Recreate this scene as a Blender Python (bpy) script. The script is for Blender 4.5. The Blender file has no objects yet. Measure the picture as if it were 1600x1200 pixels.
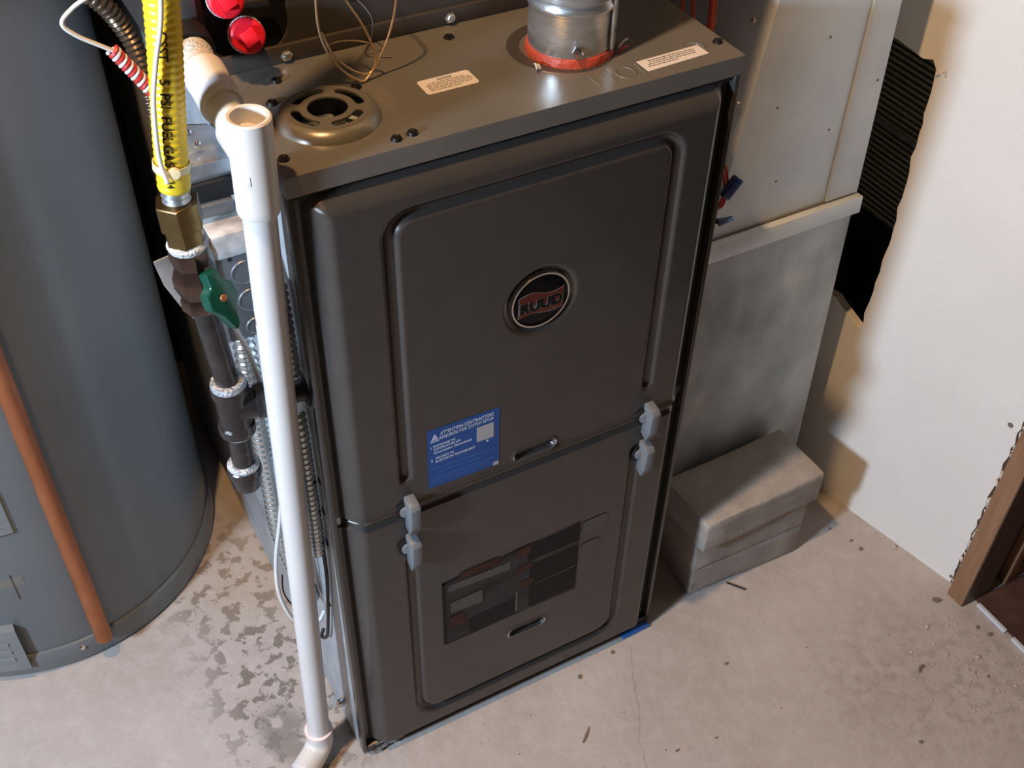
import bpy, bmesh, math, random
from mathutils import Matrix, Vector
random.seed(7)
S = bpy.context.scene
C = S.collection

# ------------------------------------------------------------------ camera
cd = bpy.data.cameras.new('camera'); cam = bpy.data.objects.new('camera', cd); C.objects.link(cam)
cd.sensor_width = 36.0; cd.lens = 1800.0/1600.0*36.0; cd.clip_start = 0.02
RX = Vector((0.876737, -0.480617, 0.018412)); DN = Vector((-0.319347, -0.610322, -0.724931)); FW = Vector((0.359652, 0.629694, -0.688576))
CAM = Vector((-0.210742, -0.721277, 1.351747))
cam.matrix_world = Matrix(((RX.x, -DN.x, -FW.x, CAM.x), (RX.y, -DN.y, -FW.y, CAM.y), (RX.z, -DN.z, -FW.z, CAM.z), (0, 0, 0, 1)))
S.camera = cam

# ------------------------------------------------------------------ world, lights, exposure
w = bpy.data.worlds.new('world'); S.world = w; w.use_nodes = True
w.node_tree.nodes['Background'].inputs[0].default_value = (0.80, 0.54, 0.33, 1)
w.node_tree.nodes['Background'].inputs[1].default_value = 0.065
def lamp(name, kind, loc, energy, col, size, target=None):
    d = bpy.data.lights.new(name, kind); o = bpy.data.objects.new(name, d); C.objects.link(o)
    d.energy = energy; d.color = col; o.location = loc
    if kind == 'AREA':
        d.shape = 'DISK'; d.size = size
        o.rotation_euler = (Vector(target)-Vector(loc)).to_track_quat('-Z', 'Y').to_euler()
    else:
        d.shadow_soft_size = size
    return o
lamp('daylight', 'AREA', (-1.25, -0.365, 1.17), 37, (0.62, 0.79, 1.0), 0.18, (0.3, 0.0, 0.4))
lamp('ceiling_bulb', 'POINT', (-0.35, -0.15, 2.30), 96, (1.0, 0.60, 0.27), 0.03)
vs = S.view_settings; vs.view_transform = 'Standard'; vs.look = 'None'; vs.gamma = 1.0; vs.use_curve_mapping = False
vs.exposure = 0.0

# ------------------------------------------------------------------ materials
def mat(name, c1, c2=None, rough=0.5, metal=0.0, scale=20.0, bump=0.0, bscale=None, rough2=None, spec=0.5, detail=4.0, stretch=None, coat=0.0):
    m = bpy.data.materials.new(name); m.use_nodes = True
    nt = m.node_tree; b = nt.nodes['Principled BSDF']
    b.inputs['Roughness'].default_value = rough; b.inputs['Metallic'].default_value = metal
    b.inputs['Specular IOR Level'].default_value = spec
    b.inputs['Coat Weight'].default_value = coat
    tc = nt.nodes.new('ShaderNodeTexCoord'); vec = tc.outputs['Object']
    if stretch:
        mp = nt.nodes.new('ShaderNodeMapping'); mp.inputs['Scale'].default_value = stretch
        nt.links.new(vec, mp.inputs[0]); vec = mp.outputs[0]
    n = nt.nodes.new('ShaderNodeTexNoise'); n.inputs['Scale'].default_value = scale; n.inputs['Detail'].default_value = detail
    nt.links.new(vec, n.inputs['Vector'])
    r = nt.nodes.new('ShaderNodeValToRGB'); r.color_ramp.elements[0].position = 0.35; r.color_ramp.elements[1].position = 0.65
    r.color_ramp.elements[0].color = (*c1, 1); r.color_ramp.elements[1].color = (*(c2 or c1), 1)
    nt.links.new(n.outputs['Fac'], r.inputs[0]); nt.links.new(r.outputs[0], b.inputs['Base Color'])
    if rough2 is not None:
        mr = nt.nodes.new('ShaderNodeMapRange'); mr.inputs[3].default_value = rough; mr.inputs[4].default_value = rough2
        mr.inputs[1].default_value = 0.3; mr.inputs[2].default_value = 0.7
        nt.links.new(n.outputs['Fac'], mr.inputs[0]); nt.links.new(mr.outputs[0], b.inputs['Roughness'])
    if bump:
        n2 = nt.nodes.new('ShaderNodeTexNoise'); n2.inputs['Scale'].default_value = bscale or scale*4; n2.inputs['Detail'].default_value = 3
        nt.links.new(vec, n2.inputs['Vector'])
        bp = nt.nodes.new('ShaderNodeBump'); bp.inputs['Strength'].default_value = bump; bp.inputs['Distance'].default_value = 0.01
        nt.links.new(n2.outputs['Fac'], bp.inputs['Height']); nt.links.new(bp.outputs[0], b.inputs['Normal'])
    return m
M = {}
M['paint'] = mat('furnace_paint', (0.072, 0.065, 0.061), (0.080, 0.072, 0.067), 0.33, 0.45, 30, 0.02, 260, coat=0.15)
M['lid'] = mat('lid_paint_lit', (0.185, 0.170, 0.150), (0.200, 0.184, 0.162), 0.26, 0.35, 14, 0.015, 200, 0.34)  # same furnace paint made lighter, the lamplight on the lid put into colour
M['coil'] = mat('coil_paint', (0.060, 0.050, 0.044), (0.068, 0.058, 0.050), 0.38, 0.2, 10)
M['black'] = mat('black_void', (0.006, 0.006, 0.007), None, 0.6)
M['dark'] = mat('dark_metal', (0.02, 0.02, 0.022), (0.03, 0.028, 0.027), 0.45, 0.4)
M['galv'] = mat('galvanised_steel', (0.50, 0.52, 0.54), (0.64, 0.66, 0.68), 0.30, 0.9, 60, 0.04, 90, 0.42)
M['flue'] = mat('flue_steel', (0.56, 0.58, 0.58), (0.70, 0.72, 0.72), 0.26, 0.9, 25, 0.05, 60, 0.38, stretch=(1, 1, 3))
M['side'] = mat('side_panel_steel', (0.44, 0.47, 0.50), (0.56, 0.59, 0.62), 0.40, 0.45, 25, 0.03, 60, 0.52)
M['duct'] = mat('duct_steel', (0.64, 0.68, 0.70), (0.80, 0.84, 0.85), 0.40, 0.25, 9, 0.06, 14, 0.52)
M['duct_low'] = mat('stained_duct_steel', (0.30, 0.33, 0.33), (0.58, 0.62, 0.63), 0.38, 0.25, 11, 0.06, 14, 0.55, detail=7, stretch=(1.3, 1, 0.8))
M['conduit'] = mat('conduit_steel', (0.52, 0.55, 0.55), (0.70, 0.73, 0.72), 0.25, 0.9, 30)
M['pvc'] = mat('white_pvc', (0.70, 0.665, 0.64), (0.74, 0.705, 0.68), 0.28, 0, 12)
M['pvc_in'] = mat('pvc_fitting', (0.72, 0.68, 0.64), (0.75, 0.71, 0.67), 0.28, 0, 12)
M['purple'] = mat('pvc_primer', (0.80, 0.60, 0.58), (0.85, 0.74, 0.72), 0.35, 0, 40)
M['tape'] = mat('thread_tape', (0.50, 0.50, 0.48), (0.80, 0.80, 0.77), 0.6, 0, 300, 0.5, 500)
M['yellow'] = mat('yellow_jacket', (0.80, 0.55, 0.02), (0.86, 0.62, 0.03), 0.38, 0, 20)
M['ink'] = mat('black_ink', (0.05, 0.04, 0.02), None, 0.5)
M['brass'] = mat('brass', (0.17, 0.12, 0.052), (0.24, 0.17, 0.075), 0.30, 0.95, 40)
M['iron'] = mat('black_iron', (0.035, 0.030, 0.030), (0.060, 0.050, 0.048), 0.26, 0.5, 60, 0.1, 160)
M['sealant'] = mat('pipe_dope', (0.32, 0.33, 0.36), (0.62, 0.65, 0.70), 0.4, 0.3, 120, 0.5, 300)
M['valve'] = mat('valve_bronze', (0.085, 0.052, 0.040), (0.13, 0.080, 0.060), 0.24, 0.8, 40)
M['green'] = mat('green_handle', (0.003, 0.055, 0.036), (0.004, 0.070, 0.046), 0.35)
M['red'] = mat('red_plastic', (0.80, 0.010, 0.030), (0.84, 0.014, 0.035), 0.45)
M['rtv'] = mat('red_sealant', (0.42, 0.050, 0.020), (0.48, 0.062, 0.026), 0.5, 0, 60, 0.2, 120)
M['copper'] = mat('copper_pipe', (0.30, 0.095, 0.035), (0.42, 0.15, 0.062), 0.36, 0.55, 40, 0.03, 60, 0.5, stretch=(1, 1, .3))
M['oldcopper'] = mat('brown_connector', (0.08, 0.053, 0.035), (0.13, 0.09, 0.060), 0.35, 0.7, 40)
M['latch'] = mat('grey_latch', (0.145, 0.156, 0.168), (0.165, 0.177, 0.19), 0.40)
M['plug'] = mat('dark_screw', (0.020, 0.018, 0.016), None, 0.35, 0.6)
M['label'] = mat('paper_label', (0.66, 0.60, 0.58), (0.70, 0.64, 0.61), 0.45, 0, 30)
M['blue'] = mat('blue_sticker', (0.004, 0.068, 0.285), (0.005, 0.078, 0.315), 0.42)
M['printblue'] = mat('pale_blue_print', (0.030, 0.115, 0.38), None, 0.45)
M['printwhite'] = mat('white_print', (0.52, 0.58, 0.70), None, 0.45)
M['code'] = mat('grey_square', (0.42, 0.41, 0.42), (0.50, 0.49, 0.50), 0.5, 0, 900)
M['printgrey'] = mat('grey_print', (0.16, 0.145, 0.14), None, 0.5)
M['chrome'] = mat('chrome', (0.75, 0.74, 0.73), None, 0.08, 1.0)
M['badgeblack'] = mat('badge_black', (0.003, 0.003, 0.004), None, 0.25, spec=0.15)
M['badgered'] = mat('badge_red', (0.085, 0.003, 0.002), None, 0.2)
M['badgeorange'] = mat('badge_orange', (0.13, 0.016, 0.004), None, 0.2)
M['badgegrey'] = mat('badge_outline', (0.16, 0.15, 0.14), None, 0.3)
M['decal'] = mat('dark_decal', (0.022, 0.020, 0.019), (0.048, 0.044, 0.041), 0.45, 0.0, 9, stretch=(1.2, 1, 4), spec=0.15)
M['decaldark'] = mat('decal_dark', (0.008, 0.0075, 0.008), None, 0.45, spec=0.15)
M['decalred'] = mat('decal_red', (0.050, 0.016, 0.012), (0.068, 0.024, 0.017), 0.45, 0, 60, spec=0.15)
M['decalpale'] = mat('decal_pale', (0.062, 0.057, 0.054), None, 0.3)
M['tank'] = mat('tank_enamel', (0.120, 0.130, 0.134), (0.140, 0.148, 0.150), 0.30, 0.0, 5, 0.10, 5.0, 0.38, detail=1)
M['tankplate'] = mat('tank_plate', (0.17, 0.18, 0.18), (0.19, 0.20, 0.20), 0.4)
M['stain'] = mat('tan_stain', (0.150, 0.142, 0.118), (0.165, 0.155, 0.128), 0.45, 0, 40)
M['white_wire'] = mat('white_wire', (0.74, 0.70, 0.66), None, 0.4)
M['gold_wire'] = mat('bare_wire', (0.55, 0.36, 0.20), (0.70, 0.50, 0.30), 0.3, 0.6)
M['red_wire'] = mat('red_wire', (0.55, 0.03, 0.03), None, 0.4)
M['orange_wire'] = mat('orange_wire', (0.62, 0.09, 0.01), None, 0.4)
M['yellow_wire'] = mat('yellow_wire', (0.45, 0.38, 0.05), None, 0.4)
M['dark_wire'] = mat('dark_wire', (0.03, 0.02, 0.02), None, 0.5)
M['bluenut'] = mat('blue_connector', (0.012, 0.03, 0.12), None, 0.35)
M['greynut'] = mat('greyblue_connector', (0.10, 0.16, 0.24), None, 0.4)
M['shim'] = mat('blue_plastic', (0.02, 0.10, 0.36), (0.025, 0.12, 0.40), 0.4)
M['wall'] = mat('painted_plaster', (0.73, 0.70, 0.65), (0.77, 0.74, 0.69), 0.7, 0, 6, 0.08, 80)
M['plaster'] = mat('broken_plaster', (0.60, 0.54, 0.46), (0.78, 0.73, 0.66), 0.85, 0, 80, 0.6, 200)
M['backwall'] = mat('basement_wall', (0.06, 0.055, 0.05), (0.09, 0.08, 0.07), 0.85, 0, 6, 0.2, 30)
M['brick'] = mat('concrete_brick', (0.31, 0.268, 0.232), (0.38, 0.332, 0.29), 0.85, 0, 28, 0.12, 220)
M['louver'] = mat('green_grey_louver', (0.44, 0.47, 0.37), (0.50, 0.53, 0.42), 0.55, 0.2)
M['wood'] = mat('brown_wood', (0.26, 0.135, 0.072), (0.32, 0.17, 0.092), 0.45, 0, 30, 0.1, 60, stretch=(4, 4, .4))
M['darkwood'] = mat('dark_shaded_wood', (0.075, 0.042, 0.028), (0.10, 0.058, 0.038), 0.5, 0, 30, 0.1, 60, stretch=(4, 4, .4))  # darker stain with the shade of the recessed jamb boards mixed in
M['darkfloor'] = mat('dark_brown_floor', (0.055, 0.028, 0.022), (0.085, 0.045, 0.036), 0.55, 0, 25, 0.1, 90)
M['whitestrip'] = mat('white_strip', (0.55, 0.59, 0.66), None, 0.4)
M['grit'] = mat('grit', (0.36, 0.32, 0.28), (0.55, 0.50, 0.46), 0.9, 0, 200)
M['darkbit'] = mat('dark_bits', (0.16, 0.135, 0.115), None, 0.8)
M['clear'] = mat('clear_tie', (0.80, 0.70, 0.42), None, 0.3)
M['overspray'] = mat('oversprayed_steel', (0.30, 0.29, 0.28), (0.72, 0.70, 0.68), 0.6, 0.1, 45)
M['boxsteel'] = mat('box_steel', (0.17, 0.185, 0.20), (0.22, 0.235, 0.25), 0.42, 0.6, 20)

def floor_material():
    m = bpy.data.materials.new('concrete_floor'); m.use_nodes = True; nt = m.node_tree; L = nt.links
    b = nt.nodes['Principled BSDF']; b.inputs['Roughness'].default_value = 0.72; b.inputs['Specular IOR Level'].default_value = 0.3
    tc = nt.nodes.new('ShaderNodeTexCoord'); P = tc.outputs['Object']
    def noise(scale, detail=5, rough=0.55, vec=P):
        n = nt.nodes.new('ShaderNodeTexNoise'); n.inputs['Scale'].default_value = scale; n.inputs['Detail'].default_value = detail
        n.inputs['Roughness'].default_value = rough; L.new(vec, n.inputs['Vector']); return n.outputs['Fac']
    def ramp(f, a, b_, ca, cb):
        r = nt.nodes.new('ShaderNodeValToRGB'); e = r.color_ramp.elements
        e[0].position = a; e[1].position = b_; e[0].color = (*ca, 1); e[1].color = (*cb, 1); L.new(f, r.inputs[0]); return r.outputs[0]
    def mix(f, a, b_):
        x = nt.nodes.new('ShaderNodeMix'); x.data_type = 'RGBA'
        if hasattr(f, 'links'): L.new(f, x.inputs[0])
        else: x.inputs[0].default_value = f
        for i, v in ((6, a), (7, b_)):
            if hasattr(v, 'links'): L.new(v, x.inputs[i])
            else: x.inputs[i].default_value = (*v, 1)
        return x.outputs[2]
    def math_(op, a, b_=None, c=None):
        x = nt.nodes.new('ShaderNodeMath'); x.operation = op
        for i, v in enumerate((a, b_, c)):
            if v is None: continue
            if hasattr(v, 'links'): L.new(v, x.inputs[i])
            else: x.inputs[i].default_value = v
        return x.outputs[0]
    def blob(cx, cy, rx, ry, ang=0.0, soft=0.35):
        mp = nt.nodes.new('ShaderNodeMapping'); mp.vector_type = 'TEXTURE'
        mp.inputs['Location'].default_value = (cx, cy, 0); mp.inputs['Rotation'].default_value = (0, 0, ang); mp.inputs['Scale'].default_value = (rx, ry, 1)
        L.new(P, mp.inputs[0]); ln = nt.nodes.new('ShaderNodeVectorMath'); ln.operation = 'LENGTH'; L.new(mp.outputs[0], ln.inputs[0])
        mr = nt.nodes.new('ShaderNodeMapRange'); mr.interpolation_type = 'SMOOTHSTEP'
        mr.inputs[1].default_value = 1.0+soft; mr.inputs[2].default_value = 1.0-soft; L.new(ln.outputs['Value'], mr.inputs[0]); return mr.outputs[0]
    base = ramp(noise(5, 6), 0.3, 0.7, (0.365, 0.316, 0.284), (0.455, 0.406, 0.374))
    base = mix(ramp(noise(38, 6), 0.45, 0.75, (0, 0, 0), (0.55,)*3), base, (0.50, 0.45, 0.42))
    base = mix(ramp(noise(140, 3), 0.62, 0.75, (0, 0, 0), (0.5,)*3), base, (0.33, 0.28, 0.24))
    # damp stains on the left
    area = math_('MAXIMUM', blob(-0.06, 0.15, 0.085, 0.18, 0.0, 0.6), blob(-0.05, 0.34, 0.10, 0.10, 0.0, 0.6))
    wet = math_('MULTIPLY', ramp(noise(46, 6, 0.62), 0.515, 0.56, (0, 0, 0), (1, 1, 1)), area)
    base = mix(math_('MULTIPLY', wet, 0.85), base, (0.150, 0.124, 0.102))
    pud = math_('MULTIPLY', blob(-0.075, 0.075, 0.03, 0.05, 0.3, 0.5), ramp(noise(22, 4), 0.40, 0.46, (0, 0, 0), (1, 1, 1)))
    base = mix(math_('MULTIPLY', pud, 0.8), base, (0.20, 0.175, 0.155))
    base = mix(math_('MULTIPLY', blob(0.0, 0.36, 0.10, 0.09, 0, 0.7), 0.35), base, (0.36, 0.24, 0.12))  # golden pool of warm lamplight painted into the floor colour, not damp
    # rubble-rough patch by the doorway
    rb = math_('MULTIPLY', blob(0.74, -0.27, 0.16, 0.10, -0.5, 0.6), ramp(noise(60, 5), 0.50, 0.60, (0, 0, 0), (1, 1, 1)))
    base = mix(math_('MULTIPLY', rb, 0.55), base, (0.30, 0.255, 0.22))
    # hairline crack
    sp = nt.nodes.new('ShaderNodeSeparateXYZ'); L.new(P, sp.inputs[0])
    line = math_('SUBTRACT', sp.outputs[0], math_('MULTIPLY_ADD', sp.outputs[1], 0.50, 0.397))
    line = math_('ADD', line, math_('MULTIPLY_ADD', noise(26, 3), 0.03, -0.015))
    cr = nt.nodes.new('ShaderNodeMapRange'); cr.inputs[1].default_value = 0.0014; cr.inputs[2].default_value = 0.0004
    L.new(math_('ABSOLUTE', line), cr.inputs[0])
    lim = math_('MULTIPLY', math_('LESS_THAN', sp.outputs[1], -0.02), math_('GREATER_THAN', sp.outputs[1], -0.5))
    base = mix(math_('MULTIPLY', math_('MULTIPLY', cr.outputs[0], lim), 0.45), base, (0.22, 0.17, 0.14))
    L.new(base, b.inputs['Base Color'])
    bp = nt.nodes.new('ShaderNodeBump'); bp.inputs['Strength'].default_value = 0.25; bp.inputs['Distance'].default_value = 0.006
    L.new(noise(55, 6, 0.6), bp.inputs['Height']); L.new(bp.outputs[0], b.inputs['Normal'])
    return m
M['floor'] = floor_material()

# ------------------------------------------------------------------ helpers
def link(name, me, m, parent=None, smooth=False):
    o = bpy.data.objects.new(name, me); C.objects.link(o)
    if m is not None: me.materials.append(m if not isinstance(m, str) else M[m])
    if smooth:
        me.polygons.foreach_set('use_smooth', [True]*len(me.polygons)); me.update()
    if parent is not None: attach(o, parent)
    return o
def attach(o, parent):
    o.parent = parent
    if parent.type == 'EMPTY': o.matrix_parent_inverse = Matrix.Translation(-parent.location)
def tag(o, label, cat, group=None, kind=None):
    o['label'] = label
    if cat: o['category'] = cat
    if group: o['group'] = group
    if kind: o['kind'] = kind
    return o
def thing(name, label, cat, loc=(0, 0, 0), group=None):
    o = bpy.data.objects.new(name, None); C.objects.link(o); o.location = loc; o.empty_display_size = 0.03
    return tag(o, label, cat, group)
def struct(o, label=None):
    o['kind'] = 'structure'
    if label: o['label'] = label
    return o
def auto_smooth(me, ang=0.6):
    bm = bmesh.new(); bm.from_mesh(me)
    for f in bm.faces: f.smooth = True
    for e in bm.edges:
        if len(e.link_faces) == 2 and e.calc_face_angle(0) > ang: e.smooth = False
    bm.to_mesh(me); bm.free()
def from_bm(name, bm, m, parent=None, smooth=None, mtx=None):
    if mtx is not None: bm.transform(mtx)
    bmesh.ops.recalc_face_normals(bm, faces=bm.faces)
    me = bpy.data.meshes.new(name); bm.to_mesh(me); bm.free()
    o = link(name, me, m, parent)
    if smooth: auto_smooth(me, smooth if not isinstance(smooth, bool) else 0.6)
    return o
def bm_box(x0, x1, y0, y1, z0, z1, bevel=0.0, seg=2, bm=None):
    bm2 = bmesh.new()
    bmesh.ops.create_cube(bm2, size=1, matrix=Matrix.Translation(((x0+x1)/2, (y0+y1)/2, (z0+z1)/2)) @ Matrix.Diagonal((x1-x0, y1-y0, z1-z0, 1)))
    if bevel: bmesh.ops.bevel(bm2, geom=bm2.edges[:], offset=bevel, segments=seg, affect='EDGES', profile=0.5)
    if bm is None: return bm2
    merge(bm, bm2); return bm
def merge(bm, bm2):
    me = bpy.data.meshes.new('tmp'); bm2.to_mesh(me); bm2.free(); bm.from_mesh(me); bpy.data.meshes.remove(me)
def box(name, x0, x1, y0, y1, z0, z1, m, parent=None, bevel=0.0, seg=2, mtx=None):
    return from_bm(name, bm_box(x0, x1, y0, y1, z0, z1, bevel, seg), m, parent, True if bevel else None, mtx)
def spline(pts, n=12):
    P = [Vector(p) for p in pts]
    if len(P) < 3: return P
    P = [2*P[0]-P[1]]+P+[2*P[-1]-P[-2]]; out = []
    for i in range(1, len(P)-2):
        a, b, c, d = P[i-1], P[i], P[i+1], P[i+2]
        for k in range(n):
            t = k/n
            out.append(0.5*((2*b)+(c-a)*t+(2*a-5*b+4*c-d)*t*t+(3*b-a-3*c+d)*t**3))
    out.append(P[-2]); return out
def resample(pts, step):
    L = [0]
    for a, b in zip(pts, pts[1:]): L.append(L[-1]+(b-a).length)
    n = max(2, int(L[-1]/step)); out = []; j = 0
    for i in range(n+1):
        s = L[-1]*i/n
        while j < len(pts)-2 and L[j+1] < s: j += 1
        d = L[j+1]-L[j]; t = (s-L[j])/d if d else 0
        out.append(pts[j].lerp(pts[j+1], min(1, max(0, t))))
    return out, L[-1]
def frames(pts):
    T = []
    for i in range(len(pts)):
        a = pts[max(0, i-1)]; b = pts[min(len(pts)-1, i+1)]; T.append((b-a).normalized())
    up = Vector((0, -1, 0)) if abs(T[0].y) < 0.9 else Vector((1, 0, 0))
    N = [(up-T[0]*up.dot(T[0])).normalized()]
    for i in range(1, len(pts)):
        v = N[-1]-T[i]*N[-1].dot(T[i]); N.append(v.normalized())
    return T, N
def bm_tube(pts, r, seg=14, caps=True, inner=None):
    """r: number or function(i, n)."""
    pts = [Vector(p) for p in pts]; T, N = frames(pts); bm = bmesh.new(); rings = []; n = len(pts)
    for i, p in enumerate(pts):
        rr = r(i, n) if callable(r) else r; B = T[i].cross(N[i])
        rings.append([bm.verts.new(p+rr*(math.cos(2*math.pi*k/seg)*N[i]+math.sin(2*math.pi*k/seg)*B)) for k in range(seg)])
    for a, b in zip(rings, rings[1:]):
        for k in range(seg): bm.faces.new((a[k], a[(k+1) % seg], b[(k+1) % seg], b[k]))
    if caps:
        bm.faces.new(rings[0]); bm.faces.new(rings[-1][::-1])
    return bm
def tube(name, pts, r, m, parent=None, seg=14, caps=True, smooth=0.9):
    return from_bm(name, bm_tube(pts, r, seg, caps), m, parent, smooth)
def corrugated(name, pts, r, depth, pitch, m, parent=None, seg=16):
    p, L = resample([Vector(q) for q in pts], pitch/4)
    return tube(name, p, lambda i, n: r-depth*(0, 0.5, 1, 0.5)[i % 4], m, parent, seg, True, 1.2)
def bm_lathe(prof, seg=24, closed=False):
    bm = bmesh.new(); rings = []
    for r, z in prof:
        if r < 1e-6: rings.append([bm.verts.new((0, 0, z))])
        else: rings.append([bm.verts.new((r*math.cos(2*math.pi*k/seg), r*math.sin(2*math.pi*k/seg), z)) for k in range(seg)])
    prs = list(zip(rings, rings[1:]))
    if closed: prs.append((rings[-1], rings[0]))
    for a, b in prs:
        for k in range(seg):
            k2 = (k+1) % seg
            if len(a) == 1 and len(b) == 1: continue
            if len(a) == 1: bm.faces.new((a[0], b[k2], b[k]))
            elif len(b) == 1: bm.faces.new((a[k], a[k2], b[0]))
            else: bm.faces.new((a[k], a[k2], b[k2], b[k]))
    return bm
def axis_m(loc, d=(0, 0, 1), roll=0.0):
    return Matrix.Translation(loc) @ Vector(d).to_track_quat('Z', 'Y').to_matrix().to_4x4() @ Matrix.Rotation(roll, 4, 'Z')
def lathe(name, prof, m, parent=None, loc=(0, 0, 0), d=(0, 0, 1), seg=24, smooth=0.6, closed=False, roll=0.0):
    return from_bm(name, bm_lathe(prof, seg, closed), m, parent, smooth, axis_m(loc, d, roll))
def bm_prism(poly, h, bevel=0.0):
    bm = bmesh.new(); a = [bm.verts.new((x, y, 0)) for x, y in poly]; f = bm.faces.new(a)
    r = bmesh.ops.extrude_face_region(bm, geom=[f]); bmesh.ops.translate(bm, verts=[v for v in r['geom'] if isinstance(v, bmesh.types.BMVert)], vec=(0, 0, h))
    if bevel: bmesh.ops.bevel(bm, geom=bm.edges[:], offset=bevel, segments=2, affect='EDGES', profile=0.5)
    return bm
def prism(name, poly, h, m, parent=None, mtx=None, bevel=0.0):
    return from_bm(name, bm_prism(poly, h, bevel), m, parent, True if bevel else None, mtx)
def ngon(n, r, ph=0): return [(r*math.cos(2*math.pi*k/n+ph), r*math.sin(2*math.pi*k/n+ph)) for k in range(n)]
def rrect(x0, x1, y0, y1, r, n=5):
    out = []
    for cx, cy, a in ((x1-r, y1-r, 0), (x0+r, y1-r, 90), (x0+r, y0+r, 180), (x1-r, y0+r, 270)):
        for k in range(n+1):
            t = math.radians(a+90*k/n); out.append((cx+r*math.cos(t), cy+r*math.sin(t)))
    return out
def plate(name, outer, holes, h, m, parent=None, mtx=None):
    """flat plate with holes: outer and holes are 2D loops, thickness h."""
    bm = bmesh.new(); E = []
    for lp in [outer]+holes:
        v = [bm.verts.new((x, y, 0)) for x, y in lp]
        E += [bm.edges.new((v[i], v[(i+1) % len(v)])) for i in range(len(v))]
    bmesh.ops.triangle_fill(bm, use_beauty=True, use_dissolve=False, edges=E)
    r = bmesh.ops.extrude_face_region(bm, geom=bm.faces[:])
    bmesh.ops.translate(bm, verts=[v for v in r['geom'] if isinstance(v, bmesh.types.BMVert)], vec=(0, 0, h))
    return from_bm(name, bm, m, parent, None, mtx)
def text_bm(lines, depth=0.0004, bold=0.0):
    """lines: (string, x, y, size[, width]) in a flat XY plane."""
    bm = bmesh.new()
    for ln in lines:
        s, x, y, size = ln[:4]
        cu = bpy.data.curves.new('t', 'FONT'); cu.body = s; cu.size = size; cu.extrude = depth/2; cu.offset = bold*size; cu.resolution_u = 3
        o = bpy.data.objects.new('t', cu); C.objects.link(o); bpy.context.view_layer.update()
        me = bpy.data.meshes.new_from_object(o); bpy.data.objects.remove(o); bpy.data.curves.remove(cu)
        b2 = bmesh.new(); b2.from_mesh(me); bpy.data.meshes.remove(me)
        xs = [v.co.x for v in b2.verts] or [0, 1]; k = 1.0
        if len(ln) > 4: k = ln[4]/(max(xs)-min(xs))
        for v in b2.verts: v.co = Vector(((v.co.x-min(xs))*k+x, v.co.y+y, v.co.z))
        merge(bm, b2)
    return bm
FRONT = lambda x, z, y: Matrix.Translation((x, y, z)) @ Matrix.Rotation(math.pi/2, 4, 'X')   # local XY -> world XZ, local +Z -> -Y
def copy_at(o, parent, offset):
    c = o.copy(); C.objects.link(c); c.location = Vector(o.location)+Vector(offset)
    if parent is not None: attach(c, parent)
    for ch in o.children:
        d = ch.copy(); C.objects.link(d); d.parent = c
    return c

# ------------------------------------------------------------------ the room
WS = 0.216                                   # the right wall runs a little out of square with the furnace
def wallx(y): return 0.827-WS*y
fl = box('floor', -4.0, 3.0, -3.0, 2.2, -0.1, 0.0, 'floor'); struct(fl, 'pale worn concrete basement floor')
bw = box('wall_back', -3.0, 0.63, 0.83, 0.95, 0.0, 2.4, 'backwall'); struct(bw, 'dark basement wall behind the appliances')
# right wall with a broken-out opening; local X = along wall (from y=-0.15 back), local Y = up, local Z = thickness
wl = math.hypot(1, WS)
wm = Matrix(((-WS/wl, 0, 1/wl, 0.827), (1/wl, 0, WS/wl, 0), (0, 1, 0, 0), (0, 0, 0, 1)))
outer = [(0.90, 0.0), (0.90, 2.3), (-0.1505, 2.3)]
zz = 2.25
while zz > 0.0:
    outer.append((-0.1505+random.uniform(-0.0022, 0.0022), zz)); zz -= random.uniform(0.006, 0.018)
outer.append((-0.1505, 0.0))
hole = [(0.40, 0.345), (0.145, 0.347)]
for t in range(1, 6): hole.append((0.145-0.048*t/5+random.uniform(-0.002, 0.002), 0.347-0.026*t/5+random.uniform(-0.003, 0.003)))
zz = 0.335
while zz < 0.70:
    hole.append((0.098+random.uniform(-0.0022, 0.0022)-0.004*math.sin((zz-0.3)*9), zz)); zz += random.uniform(0.008, 0.02)
hole += [(0.099, 0.712), (0.106, 0.722), (0.119, 0.718), (0.135, 0.722), (0.156, 0.727), (0.40, 0.735)]
wr = plate('wall_right', outer, [hole], 0.013, 'wall', None, wm); struct(wr, 'white plaster wall with a ragged hole beside the duct')
# plaster crumbs along the broken wall end and the hole corner (uncountable)
bm = bmesh.new()
for i in range(90):
    z = random.uniform(0.0, 0.5); y = -0.1500; s = random.uniform(0.0010, 0.0032)
    b2 = bmesh.new(); bmesh.ops.create_icosphere(b2, subdivisions=1, radius=s, matrix=Matrix.Translation((wallx(y)-random.uniform(0.0005, 0.006), y-0.0035+random.uniform(-0.0035, 0.0025), z)) @ Matrix.Rotation(random.uniform(-.5, .5), 4, 'X') @ Matrix.Diagonal((1, random.uniform(.5, 1.1), random.uniform(1, 3.4), 1)))
    merge(bm, b2)
for i in range(8):
    s = random.uniform(0.0007, 0.0020); y = 0.094-random.uniform(0, 0.016)
    b2 = bmesh.new(); bmesh.ops.create_icosphere(b2, subdivisions=1, radius=s, matrix=Matrix.Translation((wallx(y)-0.001, y, 0.715+random.uniform(-0.008, 0.006)))); merge(bm, b2)
o = from_bm('torn_plaster', bm, 'plaster', wr); o['kind'] = 'stuff'
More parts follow.
